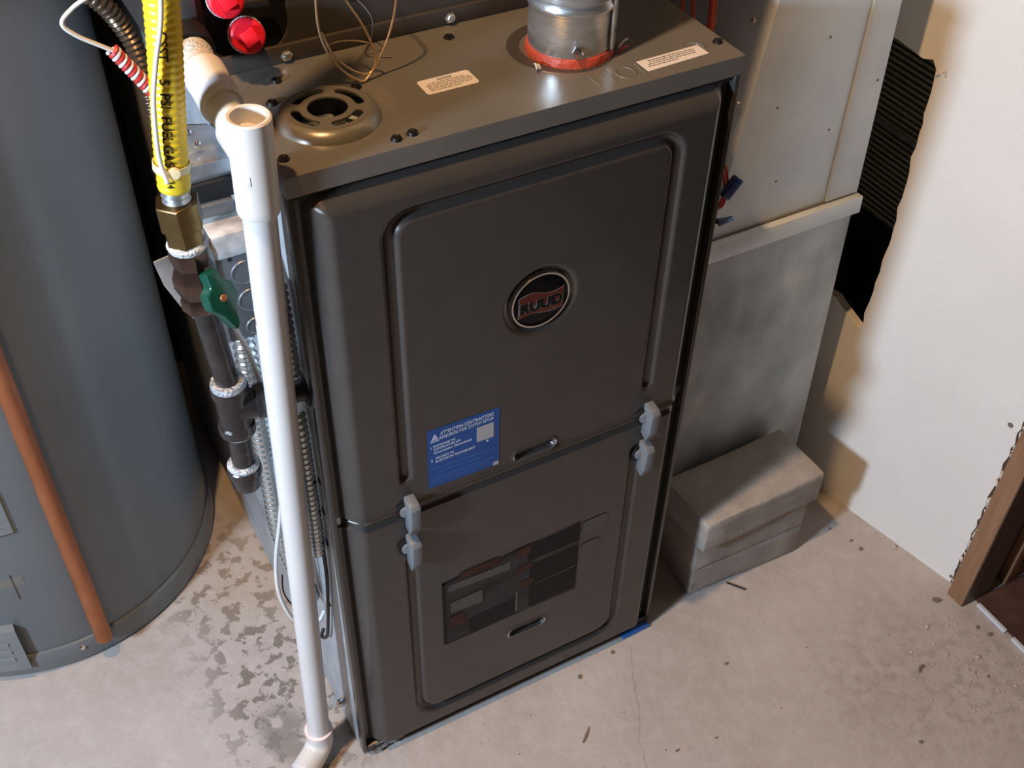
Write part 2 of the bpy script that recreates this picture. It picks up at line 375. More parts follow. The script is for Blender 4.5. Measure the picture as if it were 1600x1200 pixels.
# nail hole in the wall
lathe('nail_hole', [(0.0, 0.0012), (0.003, 0.001), (0.004, 0.0)], 'darkbit', wr, (wallx(-0.135)-0.0002, -0.135, 0.316), (-1, -WS, 0), 10)
lathe('nail_hole', [(0.0, 0.0012), (0.002, 0.001), (0.003, 0.0)], 'darkbit', wr, (wallx(-0.146)-0.0002, -0.146, 0.012), (-1, -WS, 0), 10)

# door opening: jamb, stop and dark floor beyond
dj = box('door_1', 0.8405, 0.892, -0.188, -0.160, 0.0, 2.1, 'wood', None, 0.002); struct(dj, 'brown wooden door jamb at the end of the white wall')
box('casing_edge', 0.8605, 0.900, -0.1605, -0.1400, 0.0, 2.1, 'darkwood', dj)
box('jamb_face_shade', 0.8425, 0.892, -0.1888, -0.1879, 0.0, 2.1, 'darkwood', dj)  # thin dark sheet, shade painted over the jamb's front face
box('rebate', 0.892, 0.925, -0.176, -0.160, 0.0, 2.1, 'darkwood', dj)
box('door_stop', 0.925, 0.944, -0.189, -0.160, 0.0, 2.1, 'wood', dj, 0.0015)
box('jamb_board', 0.944, 1.16, -0.172, -0.150, 0.0, 2.1, 'darkwood', dj)
df = box('trim_1', 0.868, 2.4, -1.3, -0.1895, 0.0003, 0.004, 'darkfloor'); struct(df, 'dark brown floor beyond the doorway')
for y0, y1 in ((-0.250, -0.197), (-0.345, -0.262), (-0.60, -0.352)):
    o = box('white_edge_strip', 0.8605, 0.8675, y0, y1, 0.0003, 0.006, 'whitestrip', None, 0.0015)
    o.name = 'trim_%d' % (2+(y0 < -0.26)+(y0 < -0.4)); struct(o, 'white edging strip along the doorway floor')

# louvered panel behind the hole
lv = thing('louver_panel', 'dark green-grey louvered grille seen through the ragged wall hole', 'grille', (0.90, 0.10, 0.40))
box('back_plate', 0.919, 0.93, 0.06, 0.50, 0.395, 0.80, 'louver', lv)
for k in range(46):
    z = 0.405+k*0.0084
    from_bm('slat', bm_box(0.905, 0.925, 0.085, 0.48, -0.0012, 0.0012), 'louver', lv, None, Matrix.Translation((0, 0, z)) @ Matrix.Translation((0.915, 0, 0)) @ Matrix.Rotation(0.75, 4, 'Y') @ Matrix.Translation((-0.915, 0, 0)))
box('frame_stile', 0.900, 0.935, 0.062, 0.088, 0.395, 0.80, 'louver', lv, 0.002)
box('mid_rail', 0.8985, 0.906, 0.088, 0.48, 0.541, 0.546, 'galv', lv, 0.001)
box('bottom_rail', 0.900, 0.945, 0.062, 0.50, 0.383, 0.396, 'dark', lv, 0.001)
box('foot', 0.902, 0.94, 0.07, 0.49, 0.0, 0.384, 'black', lv)

# ------------------------------------------------------------------ furnace
W, H = 0.431, 0.864
F = thing('gas_furnace', 'tall dark grey-brown gas furnace with two panel doors and round badge', 'furnace', (W/2, 0.35, 0))
cab = from_bm('cabinet', bm_box(0.0, W, 0.012, 0.70, 0.004, 0.846, 0.002), 'side', F, True)
# front frame of the casing: two posts with folded lips, bottom rail, header
for nm, a, b in (('corner_post', 0.0, 0.0055), ('corner_post', W-0.0055, W)):
    box(nm, a, b, 0.0015, 0.014, 0.004, 0.846, 'paint', F, 0.0012)
box('bottom_rail', 0.0055, W-0.0055, 0.002, 0.016, 0.004, 0.016, 'paint', F, 0.001)
box('header', 0.0075, W-0.0075, 0.006, 0.016, 0.838, 0.847, 'black', F)
def sdf_rr(x, z, x0, x1, z0, z1, r):
    cx, cz = (x0+x1)/2, (z0+z1)/2; hx, hz = (x1-x0)/2-r, (z1-z0)/2-r
    dx, dz = abs(x-cx)-hx, abs(z-cz)-hz
    return math.hypot(max(dx, 0), max(dz, 0))+min(max(dx, dz), 0)-r
def sst(a, b, t):
    t = max(0.0, min(1.0, (t-a)/(b-a))); return t*t*(3-2*t)
def seg_d(x, z, ax, az, bx, bz):
    vx, vz = bx-ax, bz-az; t = max(0, min(1, ((x-ax)*vx+(z-az)*vz)/(vx*vx+vz*vz)))
    return math.hypot(x-ax-t*vx, z-az-t*vz)
def u_path(xl, xr, zend_l, zend_r, zc, r, up):
    pts = [(xl, zend_l)]; s = 1 if up else -1
    for k in range(7):
        t = math.radians(180-15*k); pts.append((xl+r+r*math.cos(t), zc-s*r+s*r*math.sin(t)))
    for k in range(7):
        t = math.radians(90-15*k); pts.append((xr-r+r*math.cos(t), zc-s*r+s*r*math.sin(t)))
    pts.append((xr, zend_r)); return pts
GU = u_path(0.0815, 0.3715, 0.484, 0.487, 0.799, 0.022, True)
GL = u_path(0.0815, 0.368, 0.352, 0.386, 0.036, 0.030, False)
def fx(x): return x*0.98614-0.00292
def fz(z): return z*0.98614+0.01873
GU = [(fx(x), fz(z)) for x, z in GU]; GL = [(fx(x), fz(z)) for x, z in GL]
YF = -0.0100                                 # plane of the raised door faces
def door(name, z0, z1, top, groove, slot, extra=None):
    x0, x1 = 0.0065, W-0.0065; st = 0.00165; nx = int((x1-x0)/st); nz = int((z1-z0)/st)
    gp = list(zip(groove, groove[1:])); me = bpy.data.meshes.new(name); V = []; FA = []
    zb = z0-0.2 if top else z0-0.2; zt = 0.846 if top else z1+0.2
    for j in range(nz+1):
        z = z0+(z1-z0)*j/nz
        for i in range(nx+1):
            x = x0+(x1-x0)*i/nx
            d = -sdf_rr(x, z, x0+0.0035, x1-0.0035, zb, zt-0.002, 0.018)
            h = 0.020*sst(0.0, 0.022, d)**0.75
            if (0.07 < x < 0.384):
                g = min(seg_d(x, z, a[0], a[1], b[0], b[1]) for a, b in gp) if (abs(x-groove[0][0]) < .03 or abs(x-groove[-1][0]) < .03 or abs(z-groove[8][1]) < .03) else 1
                if g < 0.0085: h -= 0.0062*(1-sst(0.0012, 0.0085, g))
            if abs(x-slot[0]) < 0.04 and abs(z-slot[1]) < 0.02:
                ds = max(0, abs(x-slot[0])-0.0185); ds = math.hypot(ds, z-slot[1])-0.0075
                if ds < 0.003: h += 0.0022*(1-sst(0.0, 0.003, abs(ds)))
                if ds < 0: h -= 0.006*sst(0.0, 0.003, -ds)
            if extra: h = extra(x, z, h)
            # rolled lips at the seam
            if top and z-z0 < 0.006 and h > 0.006: h += 0.0026*math.sin(math.pi*min(1, (z-z0)/0.006))**2 - (0.002 if z-z0 < 0.001 else 0)
            if not top and z1-z < 0.012:
                h -= 0.0035*sst(0.010, 0.0085, z1-z) if z1-z > 0.0085 else 0.0035
            if not top and z-z0 < 0.006: h -= 0.006*(1-sst(0, 0.006, z-z0))
            V.append((x, 0.010-h, z))
    n = nx+1
    for j in range(nz):
        for i in range(nx): FA.append((j*n+i, j*n+i+1, (j+1)*n+i+1, (j+1)*n+i))
    # returned edges
    k = len(V)
    per = [i for i in range(n)]+[j*n+nx for j in range(1, nz+1)]+[nz*n+i for i in range(nx-1, -1, -1)]+[j*n for j in range(nz-1, 0, -1)]
    for p in per: V.append((V[p][0], 0.0122, V[p][2]))
    for q in range(len(per)):
        q2 = (q+1) % len(per); FA.append((per[q2], per[q], k+q, k+q2))
    me.from_pydata(V, [], FA); me.update()
    o = link(name, me, 'paint', F, True); return o
BX, BZ = fx(0.2305), fz(0.659)
def badge_dish(x, z, h):
    d = math.hypot(x-BX, z-BZ)
    if d < 0.041: h -= 0.0045*(1-sst(0.0325, 0.0405, d))
    return h
ud = door('upper_door', 0.4530, 0.8455, True, GU, (fx(0.231), fz(0.4545)), badge_dish)
ld = door('lower_door', 0.020, 0.4485, False, GL, (fx(0.2315), fz(0.1275)))
from_bm('door_lip_highlight', bm_tube([(0.030, YF+0.0012, 0.4512), (W-0.030, YF+0.0012, 0.4512)], 0.0016, 8), 'lid', F, 1.0)  # paler strip, a painted highlight along the upper door's bottom lip
# badge
bd = lathe('badge', [(0.0, 0.004), (0.018, 0.0036), (0.0285, 0.0022), (0.0305, 0.0), (0.0, 0.0)], 'badgeblack', F, (BX, YF+0.0040, BZ), (0, -1, 0), 48)
from_bm('badge_ring', bm_lathe([(0.0285, 0.001), (0.0295, 0.0042), (0.0312, 0.0042), (0.0325, 0.0005)], 48, False), 'chrome', bd, 0.8, axis_m((BX, YF+0.0042, BZ), (0, -1, 0)))
def flag(x0, x1, zb, zt, amp):
    n = 14; lo = []; hi = []
    for k in range(n+1):
        t = k/n; x = x0+(x1-x0)*t; wv = amp*math.sin(t*2*math.pi)
        lo.append((x, zb+wv*0.6)); hi.append((x, zt+wv))
    return lo+hi[::-1]
prism('emblem_outline', flag(-0.0245, 0.0245, -0.0118, 0.0125, 0.0030), 0.0002, 'badgegrey', bd, FRONT(BX, BZ-0.0025, YF-0.0002))
prism('emblem_red', flag(-0.0237, 0.0237, -0.001, 0.0118, 0.0030), 0.0002, 'badgered', bd, FRONT(BX, BZ-0.0025, YF-0.0004))
prism('emblem_orange', flag(-0.0237, 0.0237, -0.0110, -0.0055, 0.0020), 0.0002, 'badgeorange', bd, FRONT(BX, BZ-0.0025, YF-0.0004))
tb = text_bm([('RUUD', -0.0225, -0.0062, 0.0165, 0.045)], 0.0004, 0.035)
from_bm('lettering_outline', text_bm([('RUUD', -0.0232, -0.0065, 0.0165, 0.0464)], 0.0003, 0.060), 'badgegrey', bd, None, FRONT(BX, BZ-0.0025, YF-0.0006))
from_bm('badge_lettering', tb, 'badgeblack', bd, None, FRONT(BX, BZ-0.0025, YF-0.0010))
# latches
def make_latch():
    prof = [(0.000, 0.0255), (0.0145, 0.0225), (0.0185, 0.0185), (0.0165, -0.010), (0.0105, -0.0265), (0.000, -0.020)]     # (out, z)
    bm = bm_prism(prof, 0.0115, 0.0014)
    mt = Matrix(((0, 0, 1, -0.0058), (-1, 0, 0, -0.003), (0, 1, 0, 0), (0, 0, 0, 1)))
    o = from_bm('latch', bm, 'latch', None, 0.5, mt)
    from_bm('latch_ear', bm_lathe([(0.0, 0.007), (0.0062, 0.006), (0.0066, 0.0)], 16), 'latch', o, True, axis_m((-0.0045, -0.004, 0.006), (-0.35, -0.9, 0)))
    from_bm('latch_hole', bm_prism(rrect(-0.0145, 0.011, -0.011, 0.013, 0.010), 0.0006), 'black', o, None, FRONT(-0.0005, 0.005, -0.0050))
    return o
LT = make_latch()
spots = [(0.083, 0.434), (0.0822, 0.3745), (0.3765, 0.4335), (0.3765, 0.374)]
for i, (x, z) in enumerate(spots):
    if i == 0: LT.location = (fx(x), YF+0.003, fz(z)); attach(LT, F)
    else: copy_at(LT, F, (fx(x)-fx(spots[0][0]), 0, fz(z)-fz(spots[0][1])))
# finger slot liners
for z in (0.4545, 0.1275):
    from_bm('finger_slot', bm_prism(rrect(-0.0215, 0.0215, -0.0045, 0.0045, 0.0044), 0.0004), 'boxsteel', F, None, FRONT(fx(0.231), fz(z), YF+0.0049))
    b = [(fx(0.231)+q[0], YF-0.0006, fz(z)+q[1]) for q in rrect(-0.0260, 0.0260, -0.0078, 0.0078, 0.0077, 6)]; b.append(b[0])
    tube('slot_bezel', b, 0.0012, 'conduit', F, 6)
# blue sticker with white print
st = from_bm('blue_sticker', bm_prism([(0, 0), (0.080, -0.003), (0.080, 0.0795), (0.0005, 0.0825)], 0.0003), 'blue', F, None, FRONT(fx(0.1062), fz(0.4565), YF-0.0002))
tl = [('ATTENTION CONTRACTORS', 0.0145, 0.0715, 0.0066, 0.059), ('REQUIRED FOR SYSTEM SETUP', 0.0135, 0.0660, 0.0052, 0.060),
      ('1', 0.0035, 0.0560, 0.0046), ('DOWNLOAD THE', 0.0065, 0.0570, 0.0042, 0.024), ('CONTRACTOR APP', 0.0065, 0.0525, 0.0042, 0.030), ('Contractor Download', 0.0065, 0.0478, 0.0044, 0.042),
      ('2', 0.0035, 0.0375, 0.0046), ('CONNECT TO', 0.0085, 0.0395, 0.0042, 0.020), ('BLUETOOTH TECHNOLOGY', 0.0085, 0.0348, 0.0042, 0.044)]
from_bm('sticker_lettering', text_bm(tl, 0.0002, 0.012), 'printwhite', st, None, FRONT(fx(0.1062), fz(0.4565), YF-0.0006))
SF = FRONT(fx(0.1062), fz(0.4565), YF-0.0005)
from_bm('warning_triangle', bm_prism([(0.0045, 0.0675), (0.0125, 0.0675), (0.0085, 0.0755)], 0.0002), 'printwhite', st, None, SF)
from_bm('triangle_caption', bm_prism([(0.0035, 0.0650), (0.0130, 0.0650), (0.0130, 0.0662), (0.0035, 0.0662)], 0.0002), 'printwhite', st, None, SF)
from_bm('white_dot', bm_prism(ngon(8, 0.0015), 0.0002), 'printwhite', st, None, SF @ Matrix.Translation((0.0665, 0.0385, 0)))
for z, x0, x1 in ((0.0268, 0.004, 0.076), (0.0205, 0.010, 0.058), (0.0135, 0.004, 0.074), (0.0100, 0.004, 0.070), (0.0062, 0.004, 0.060)):
    from_bm('fine_print', bm_prism([(x0, z-0.001), (x1, z-0.0035), (x1, z-0.0023), (x0, z+0.0003)], 0.0002), 'printblue', st, None, SF)
from_bm('plain_square', bm_prism([(0.0545, 0.0420), (0.0735, 0.0412), (0.0735, 0.0618), (0.0545, 0.0622)], 0.0002), 'code', st, None, FRONT(fx(0.1062), fz(0.4565), YF-0.0005))
from_bm('grey_corner', bm_prism([(0.0735, -0.0020), (0.0795, -0.0025), (0.0795, 0.0025), (0.0735, 0.0022)], 0.0002), 'code', st, None, FRONT(fx(0.1062), fz(0.4565), YF-0.0005))
# dark printed decal on the lower door
dc = from_bm('dark_decal', bm_prism([(fx(a), fz(b)) for a, b in ((0.118, 0.168), (0.300, 0.164), (0.300, 0.296), (0.212, 0.291), (0.118, 0.287))], 0.0003), 'decal', F, None, FRONT(0, 0, YF-0.0002))
def decal_bits(name, polys, m):
    lift = {'decaldark': 0.0005, 'decalpale': 0.0008, 'decalred': 0.0011}[m]
    for p in polys: from_bm(name, bm_prism([(fx(a), fz(b)) for a, b in p], 0.0002), m, dc, None, FRONT(0, 0, YF-lift))
decal_bits('decal_outline', [[(0.1165, 0.167), (0.1205, 0.167), (0.1205, 0.288), (0.1165, 0.288)], [(0.1165, 0.284), (0.140, 0.2865), (0.140, 0.2895), (0.1165, 0.288)],
    [(0.192, 0.289), (0.230, 0.293), (0.230, 0.295), (0.192, 0.291)], [(0.118, 0.1665), (0.22, 0.1665), (0.22, 0.1685), (0.118, 0.1685)],
    rrect(0.228, 0.299, 0.262, 0.293, 0.004), rrect(0.232, 0.299, 0.168, 0.252, 0.006), rrect(0.150, 0.216, 0.170, 0.200, 0.003)], 'decaldark')
decal_bits('decal_red_shape', [rrect(0.139, 0.192, 0.284, 0.294, 0.0048), rrect(0.212, 0.232, 0.276, 0.292, 0.007), rrect(0.214, 0.236, 0.247, 0.259, 0.0055), rrect(0.217, 0.238, 0.216, 0.228, 0.0055), rrect(0.124, 0.144, 0.196, 0.218, 0.003)], 'decalred')
decal_bits('decal_pale_streak', [[(0.238, 0.258), (0.298, 0.2595), (0.298, 0.2605), (0.238, 0.259)], [(0.240, 0.211), (0.298, 0.2125), (0.298, 0.2138), (0.240, 0.212)], [(0.213, 0.172), (0.217, 0.172), (0.216, 0.212), (0.213, 0.212)],
    [(0.124, 0.268), (0.205, 0.262), (0.205, 0.276), (0.124, 0.280)], [(0.126, 0.226), (0.168, 0.222), (0.168, 0.246), (0.126, 0.246)]], 'decalpale')
decal_bits('decal_scuff', [rrect(0.303, 0.338, 0.268, 0.292, 0.006), rrect(0.304, 0.330, 0.240, 0.250, 0.004)], 'decalpale')
# lid
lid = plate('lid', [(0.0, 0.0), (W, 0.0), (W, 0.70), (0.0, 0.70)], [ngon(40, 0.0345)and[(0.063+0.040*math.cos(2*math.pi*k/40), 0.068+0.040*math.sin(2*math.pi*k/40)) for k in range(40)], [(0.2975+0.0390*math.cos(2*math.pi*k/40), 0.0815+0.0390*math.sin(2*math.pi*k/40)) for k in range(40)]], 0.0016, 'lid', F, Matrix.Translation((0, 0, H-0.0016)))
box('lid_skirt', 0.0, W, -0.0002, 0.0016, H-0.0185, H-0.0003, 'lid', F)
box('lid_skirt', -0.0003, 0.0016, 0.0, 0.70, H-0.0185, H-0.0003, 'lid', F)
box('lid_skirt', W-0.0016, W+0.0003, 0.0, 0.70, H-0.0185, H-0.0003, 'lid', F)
# raised combustion-air grille: dome ring plus slotted face
CX, CY = 0.063, 0.068
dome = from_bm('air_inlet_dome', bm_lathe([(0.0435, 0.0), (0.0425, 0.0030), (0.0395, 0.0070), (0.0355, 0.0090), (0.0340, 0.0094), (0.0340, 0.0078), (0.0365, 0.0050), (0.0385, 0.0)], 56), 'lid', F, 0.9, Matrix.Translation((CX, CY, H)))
def arc_slot(a0, a1, r0, r1, n=10):
    rm = (r0+r1)/2; hw = (r1-r0)/2; p = []
    for k in range(n+1):
        t = a0+(a1-a0)*k/n; p.append((r1*math.cos(t), r1*math.sin(t)))
    for k in range(1, 6):
        t = math.pi*k/6; c = (rm*math.cos(a1), rm*math.sin(a1)); p.append((c[0]+hw*math.cos(a1+t), c[1]+hw*math.sin(a1+t)))
    for k in range(n+1):
        t = a1+(a0-a1)*k/n; p.append((r0*math.cos(t), r0*math.sin(t)))
    for k in range(1, 6):
        t = math.pi*k/6; c = (rm*math.cos(a0), rm*math.sin(a0)); p.append((c[0]-hw*math.cos(a0+t), c[1]-hw*math.sin(a0+t)))
    return p
slots = [arc_slot(math.radians(a-27), math.radians(a+27), 0.0225, 0.0305) for a in (20, 110, 200, 290)]
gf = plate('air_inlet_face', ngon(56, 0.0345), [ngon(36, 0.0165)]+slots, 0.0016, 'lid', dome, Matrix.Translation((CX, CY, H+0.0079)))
lathe('inlet_throat', [(0.0375, 0.0), (0.036, -0.06), (0.0, -0.06)], 'black', dome, (CX, CY, H-0.001), (0, 0, 1), 32)
box('inlet_baffle', CX-0.03, CX+0.015, CY+0.002, CY+0.006, H-0.03, H-0.006, 'boxsteel', dome)
# screw plugs
for i, (x, y) in enumerate([(0.098, 0.013), (0.113, 0.015), (0.4235, 0.031), (0.009, 0.026), (0.030, 0.109), (0.102, 0.103), (0.046, 0.142), (0.211, 0.147)]):
    lathe('screw_plug', [(0.0, 0.0012), (0.0022, 0.0026), (0.0038, 0.0024), (0.0052, 0.0)], 'plug', F, (x, y, H), (0, 0, 1), 14)
# labels on the lid
def bars(x0, x1, rows, h, seed):
    rnd = random.Random(seed); bm = bmesh.new()
    for z, a, b in rows:
        x = x0+(x1-x0)*a
        while x < x0+(x1-x0)*b:
            l = rnd.uniform(0.0015, 0.005); e = min(x+l, x0+(x1-x0)*b); merge(bm, bm_prism([(x, z), (e, z), (e, z+h), (x, z+h)], 0.0001)); x = e+0.0009
    return bm
n1 = from_bm('notice_label', bm_prism(rrect(0.150, 0.1988, 0.0632, 0.0875, 0.003), 0.0003), 'label', F, None, Matrix.Translation((0, 0, H)))
from_bm('notice_heading', text_bm([('NOTICE', 0.168, 0.0818, 0.0042, 0.013)], 0.0002, 0.03), 'printgrey', n1, None, Matrix.Translation((0, 0, H+0.0004)))
from_bm('notice_print', bars(0.1525, 0.1965, [(0.0792, .12, .9), (0.0768, .05, 1), (0.0744, .05, 1), (0.0720, .05, 1), (0.0696, .05, .95), (0.0672, .05, .7)], 0.0010, 3), 'printgrey', n1, None, Matrix.Translation((0, 0, H+0.0003)))
n2 = from_bm('caution_label', bm_prism([(0.3372, 0.0140), (0.4035, 0.0172), (0.4032, 0.0345), (0.3370, 0.0330)], 0.0003), 'label', F, None, Matrix.Translation((0, 0, H)))
from_bm('caution_print', bars(0.3405, 0.4005, [(0.0292, .1, .92), (0.0262, .1, .92), (0.0232, .05, .9), (0.0200, .02, .55)], 0.0014, 5), 'printgrey', n2, None, Matrix.Translation((0, 0, H+0.0003)))
# embossed lettering
bm = bmesh.new()
def ridge(bm, pts, r=0.0011):
    merge(bm, bm_tube(pts, r, 6))
for x in (0.2865, 0.3020): ridge(bm, [(x, 0.0300, H), (x, 0.0115, H)], 0.0007)
ridge(bm, spline([(0.318+0.0085*math.cos(t*0.5236), 0.0215+0.0095*math.sin(t*0.5236), H) for t in range(13)], 2), 0.0007)
ridge(bm, [(0.3335, 0.0310, H), (0.3335, 0.0125, H)], 0.0007)
ridge(bm, spline([(0.3955+0.011*math.cos(math.radians(t)), 0.0300+0.012*math.sin(math.radians(t)), H) for t in range(-20, 131, 15)], 2), 0.0007)
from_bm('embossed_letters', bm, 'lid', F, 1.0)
# side details on the left: cable, clips, gas inlet grommet, screw
lathe('gas_inlet_hole', [(0.0, 0.0008), (0.017, 0.0008), (0.0185, 0.0004), (0.019, 0.0)], 'black', F, (-0.0002, 0.030, 0.622), (-1, 0, 0), 24)
tube('side_cable', spline([(-0.004, 0.028, 0.47), (-0.005, 0.030, 0.40), (-0.004, 0.036, 0.33), (-0.005, 0.052, 0.24), (-0.006, 0.066, 0.185), (-0.009, 0.080, 0.168), (-0.004, 0.084, 0.175)]), 0.0022, 'dark_wire', F, 8)
for y, z in ((0.014, 0.50), (0.016, 0.452), (0.018, 0.40), (0.045, 0.26)):
    lathe('side_slot', [(0.0, 0.0006), (0.004, 0.0006), (0.0048, 0.0)], 'black', F, (-0.0001, y+0.01, z), (-1, 0, 0), 12)
lathe('side_bolt', [(0.0, 0.010), (0.004, 0.0095), (0.0055, 0.006), (0.0055, 0.002), (0.008, 0.001), (0.008, 0.0)], 'chrome', F, (-0.0002, 0.055, 0.052), (-1, -0.15, 0.2), 10)
# bent foil at the bottom left corner
bm = bm_tube(spline([(0.006, 0.000, 0.006), (0.018, -0.003, 0.005), (0.030, -0.001, 0.008), (0.045, -0.002, 0.009), (0.058, 0.001, 0.010)], 4), lambda i, n: 0.0016+0.0012*((i*7) % 3)/2, 5)
from_bm('crumpled_edge', bm, 'galv', F)

sh = from_bm('shim', bm_box(0.384, 0.430, -0.007, 0.030, 0.0, 0.0039, 0.0012), 'shim', None, True); tag(sh, 'small bright blue plastic shim under the right front corner of the furnace', 'shim')

# ------------------------------------------------------------------ flue pipe
FX, FY = 0.2975, 0.0815
fp = thing('flue_pipe', 'shiny galvanised round flue pipe rising from the furnace lid', 'pipe', (FX, FY, H))
lathe('collar', [(0.0375, -0.01), (0.0375, 0.044), (0.0385, 0.0455), (0.0400, 0.0480), (0.0400, 0.0505), (0.0385, 0.053), (0.0385, 0.056), (0.0405, 0.058), (0.0405, 0.62), (0.038, 0.62), (0.036, 0.05), (0.036, -0.01)], 'flue', fp, (FX, FY, H), (0, 0, 1), 48, 0.7, True)
from_bm('red_sealant_ring', bm_lathe([(0.0372, 0.0), (0.0398, 0.0), (0.0396, 0.0050), (0.0388, 0.0075), (0.0376, 0.0080)], 48, True), 'rtv', fp, 0.8, Matrix.Translation((FX, FY, H+0.0003)))
lathe('hex_screw', [(0.0, 0.0065), (0.0026, 0.0062), (0.0034, 0.005), (0.0036, 0.0018), (0.0058, 0.0016), (0.0060, 0.0)], 'chrome', fp, (FX-0.0125, FY-0.0353, H+0.0155), (-0.33, -0.94, 0), 6, 0.3)
from_bm('seam', bm_box(0.0385, 0.0412, -0.004, 0.004, 0.009, 0.60, 0.0006), 'flue', fp, True, Matrix.Translation((FX, FY, H)) @ Matrix.Rotation(math.radians(-52), 4, 'Z'))
for a, l in ((200, 0.012), (196, 0.016), (-40, 0.012), (-28, 0.014)):
    t = math.radians(a); p = Vector((FX+0.044*math.cos(t), FY+0.044*math.sin(t), H+0.0006)); q = p+Vector((math.cos(t+0.9), math.sin(t+0.9), 0.25))*l
    tube('sealant_scrap', [p, p.lerp(q, 0.5)+Vector((0, 0, 0.002)), q], 0.0010, 'rtv' if a == -40 else 'label', fp, 5)

lathe('flue_recess', [(0.0385, 0.0004), (0.0495, 0.0004), (0.0500, 0.0)], 'coil', F, (FX-0.004, FY+0.006, H), (0, 0, 1), 40)
# ------------------------------------------------------------------ evaporator coil cabinet
K = thing('coil_cabinet', 'dark brown evaporator coil cabinet standing on the back of the furnace lid', 'cabinet', (0.2, 0.40, H))
hole2 = rrect(0.002, 0.073, 0.874, 1.03, 0.026, 6)
plate('front_panel', [(-0.004, 0.868), (0.47, 0.868), (0.47, 1.45), (-0.004, 1.45)], [hole2], 0.003, 'coil', K, FRONT(0, 0, 0.176))
box('bottom_flange', -0.004, 0.47, 0.1685, 0.1735, 0.8645, 0.880, 'coil', K, 0.001)
box('side_post', -0.030, -0.004, 0.166, 0.20, 0.8645, 1.45, 'boxsteel', K, 0.0015)
box('body', -0.030, 0.47, 0.20, 0.66, 0.8645, 1.45, 'coil', K, 0.002)
box('opening_back', -0.002, 0.09, 0.194, 0.1995, 0.868, 1.10, 'black', K)
for x, z in ((0.066, 0.8705), (0.223, 0.8710), (0.38, 0.8710)):
    lathe('panel_screw', [(0.0, 0.0042), (0.0032, 0.004), (0.0042, 0.0030), (0.0044, 0.0006), (0.0056, 0.0)], 'galv', K, (x, 0.1685, z), (0, -1, 0.1), 6, 0.3)
for i, (x, z) in enumerate(((0.0285, 0.9065), (0.0155, 0.9400))):
    c = lathe('drain_plug', [(0.0, 0.012), (0.0125, 0.0115), (0.0142, 0.010), (0.0142, 0.002), (0.012, 0.0), (0.011, -0.03)], 'red', K, (x, 0.150, z), (-0.10, -0.90, 0.30), 28, 0.5)
    m4 = axis_m((x, 0.150, z), (-0.10, -0.90, 0.30), 0.45+math.pi/2*0)
    from_bm('square_head', bm_box(-0.0062, 0.0062, -0.0062, 0.0062, 0.010, 0.0185, 0.0008), 'red', c, True, m4)
    from_bm('plug_tape', bm_lathe([(0.0145, 0.002), (0.0152, 0.0008), (0.0148, -0.002), (0.0120, -0.003)], 24, True), 'tape', c, 0.8, axis_m((x, 0.150, z), (-0.10, -0.90, 0.30)))
# drain pan spouts
tube('drain_pan_lip', [(-0.016, 0.186, 0.918), (0.06, 0.184, 0.915)], 0.005, 'dark', K, 10)
lathe('black_grommet', [(0.0, 0.004), (0.006, 0.004), (0.0075, 0.002), (0.008, 0.0)], 'black', K, (0.131, 0.172, 0.912), (0, -1, 0), 16)

# ------------------------------------------------------------------ thermostat wires on the lid
tw = thing('thermostat_wire', 'loops of thin bare gold wire standing on the furnace lid', 'wire', (0.106, 0.108, H))
tube('loop', spline([(0.131, 0.168, 0.99), (0.095, 0.135, 1.0), (0.080, 0.112, 0.965), (0.0765, 0.110, 0.925), (0.082, 0.110, 0.898), (0.093, 0.109, 0.879), (0.108, 0.106, 0.8665), (0.116, 0.108, 0.868), (0.127, 0.110, 0.880), (0.139, 0.110, 0.904), (0.146, 0.111, 0.930), (0.146, 0.115, 0.96), (0.137, 0.13, 0.99), (0.131, 0.169, 1.0)], 10), 0.0011, 'gold_wire', tw, 8)
tube('loop', spline([(0.083, 0.112, 0.985), (0.101, 0.110, 0.940), (0.114, 0.110, 0.915), (0.122, 0.110, 0.894), (0.1245, 0.110, 0.880), (0.117, 0.109, 0.870), (0.103, 0.109, 0.876), (0.088, 0.110, 0.892), (0.079, 0.110, 0.915)], 10), 0.0010, 'gold_wire', tw, 8)
tube('loop', spline([(0.080, 0.110, 0.902), (0.094, 0.112, 0.903), (0.110, 0.114, 0.899), (0.121, 0.113, 0.895)], 8), 0.0006, 'gold_wire', tw, 6)
tube('dark_lead', spline([(0.131, 0.166, 0.912), (0.139, 0.150, 0.898), (0.137, 0.148, 0.880), (0.131, 0.148, 0.8655), (0.150, 0.135, 0.8650)], 8), 0.0006, 'dark_wire', tw, 6)

# ------------------------------------------------------------------ PVC condensate drain
D = thing('condensate_drain', 'white plastic drain pipe with an open tee leaning beside the furnace', 'pipe', (-0.045, 0.03, 0.0))
A = Vector((-0.0205, 0.0, 0.905))
tv = (Vector((-0.0445, 0.030, 0.045))-Vector((-0.0205, 0.0, 0.921))).normalized()          # down the leaning pipe
top = Vector((-0.0202, -0.0004, 0.9235))
from_bm('tee', bm_lathe([(0.0132, 0.0), (0.0155, -0.0004), (0.0168, 0.001), (0.0168, 0.075), (0.0170, 0.079), (0.0160, 0.0825), (0.0134, 0.0825), (0.0132, 0.06)], 36, True), 'pvc_in', D, 0.7, axis_m(top, tv))
pb = Vector((-0.0445, 0.030, 0.046))
tube('riser', [top+tv*0.06, pb], 0.01335, 'pvc', D, 28)
bk = top+tv*0.030
lathe('tee_branch', [(0.0, 0.0), (0.0168, 0.0), (0.0168, 0.032), (0.0160, 0.034), (0.0, 0.034)], 'pvc_in', D, bk, (0.0, 1, 0.02), 28)
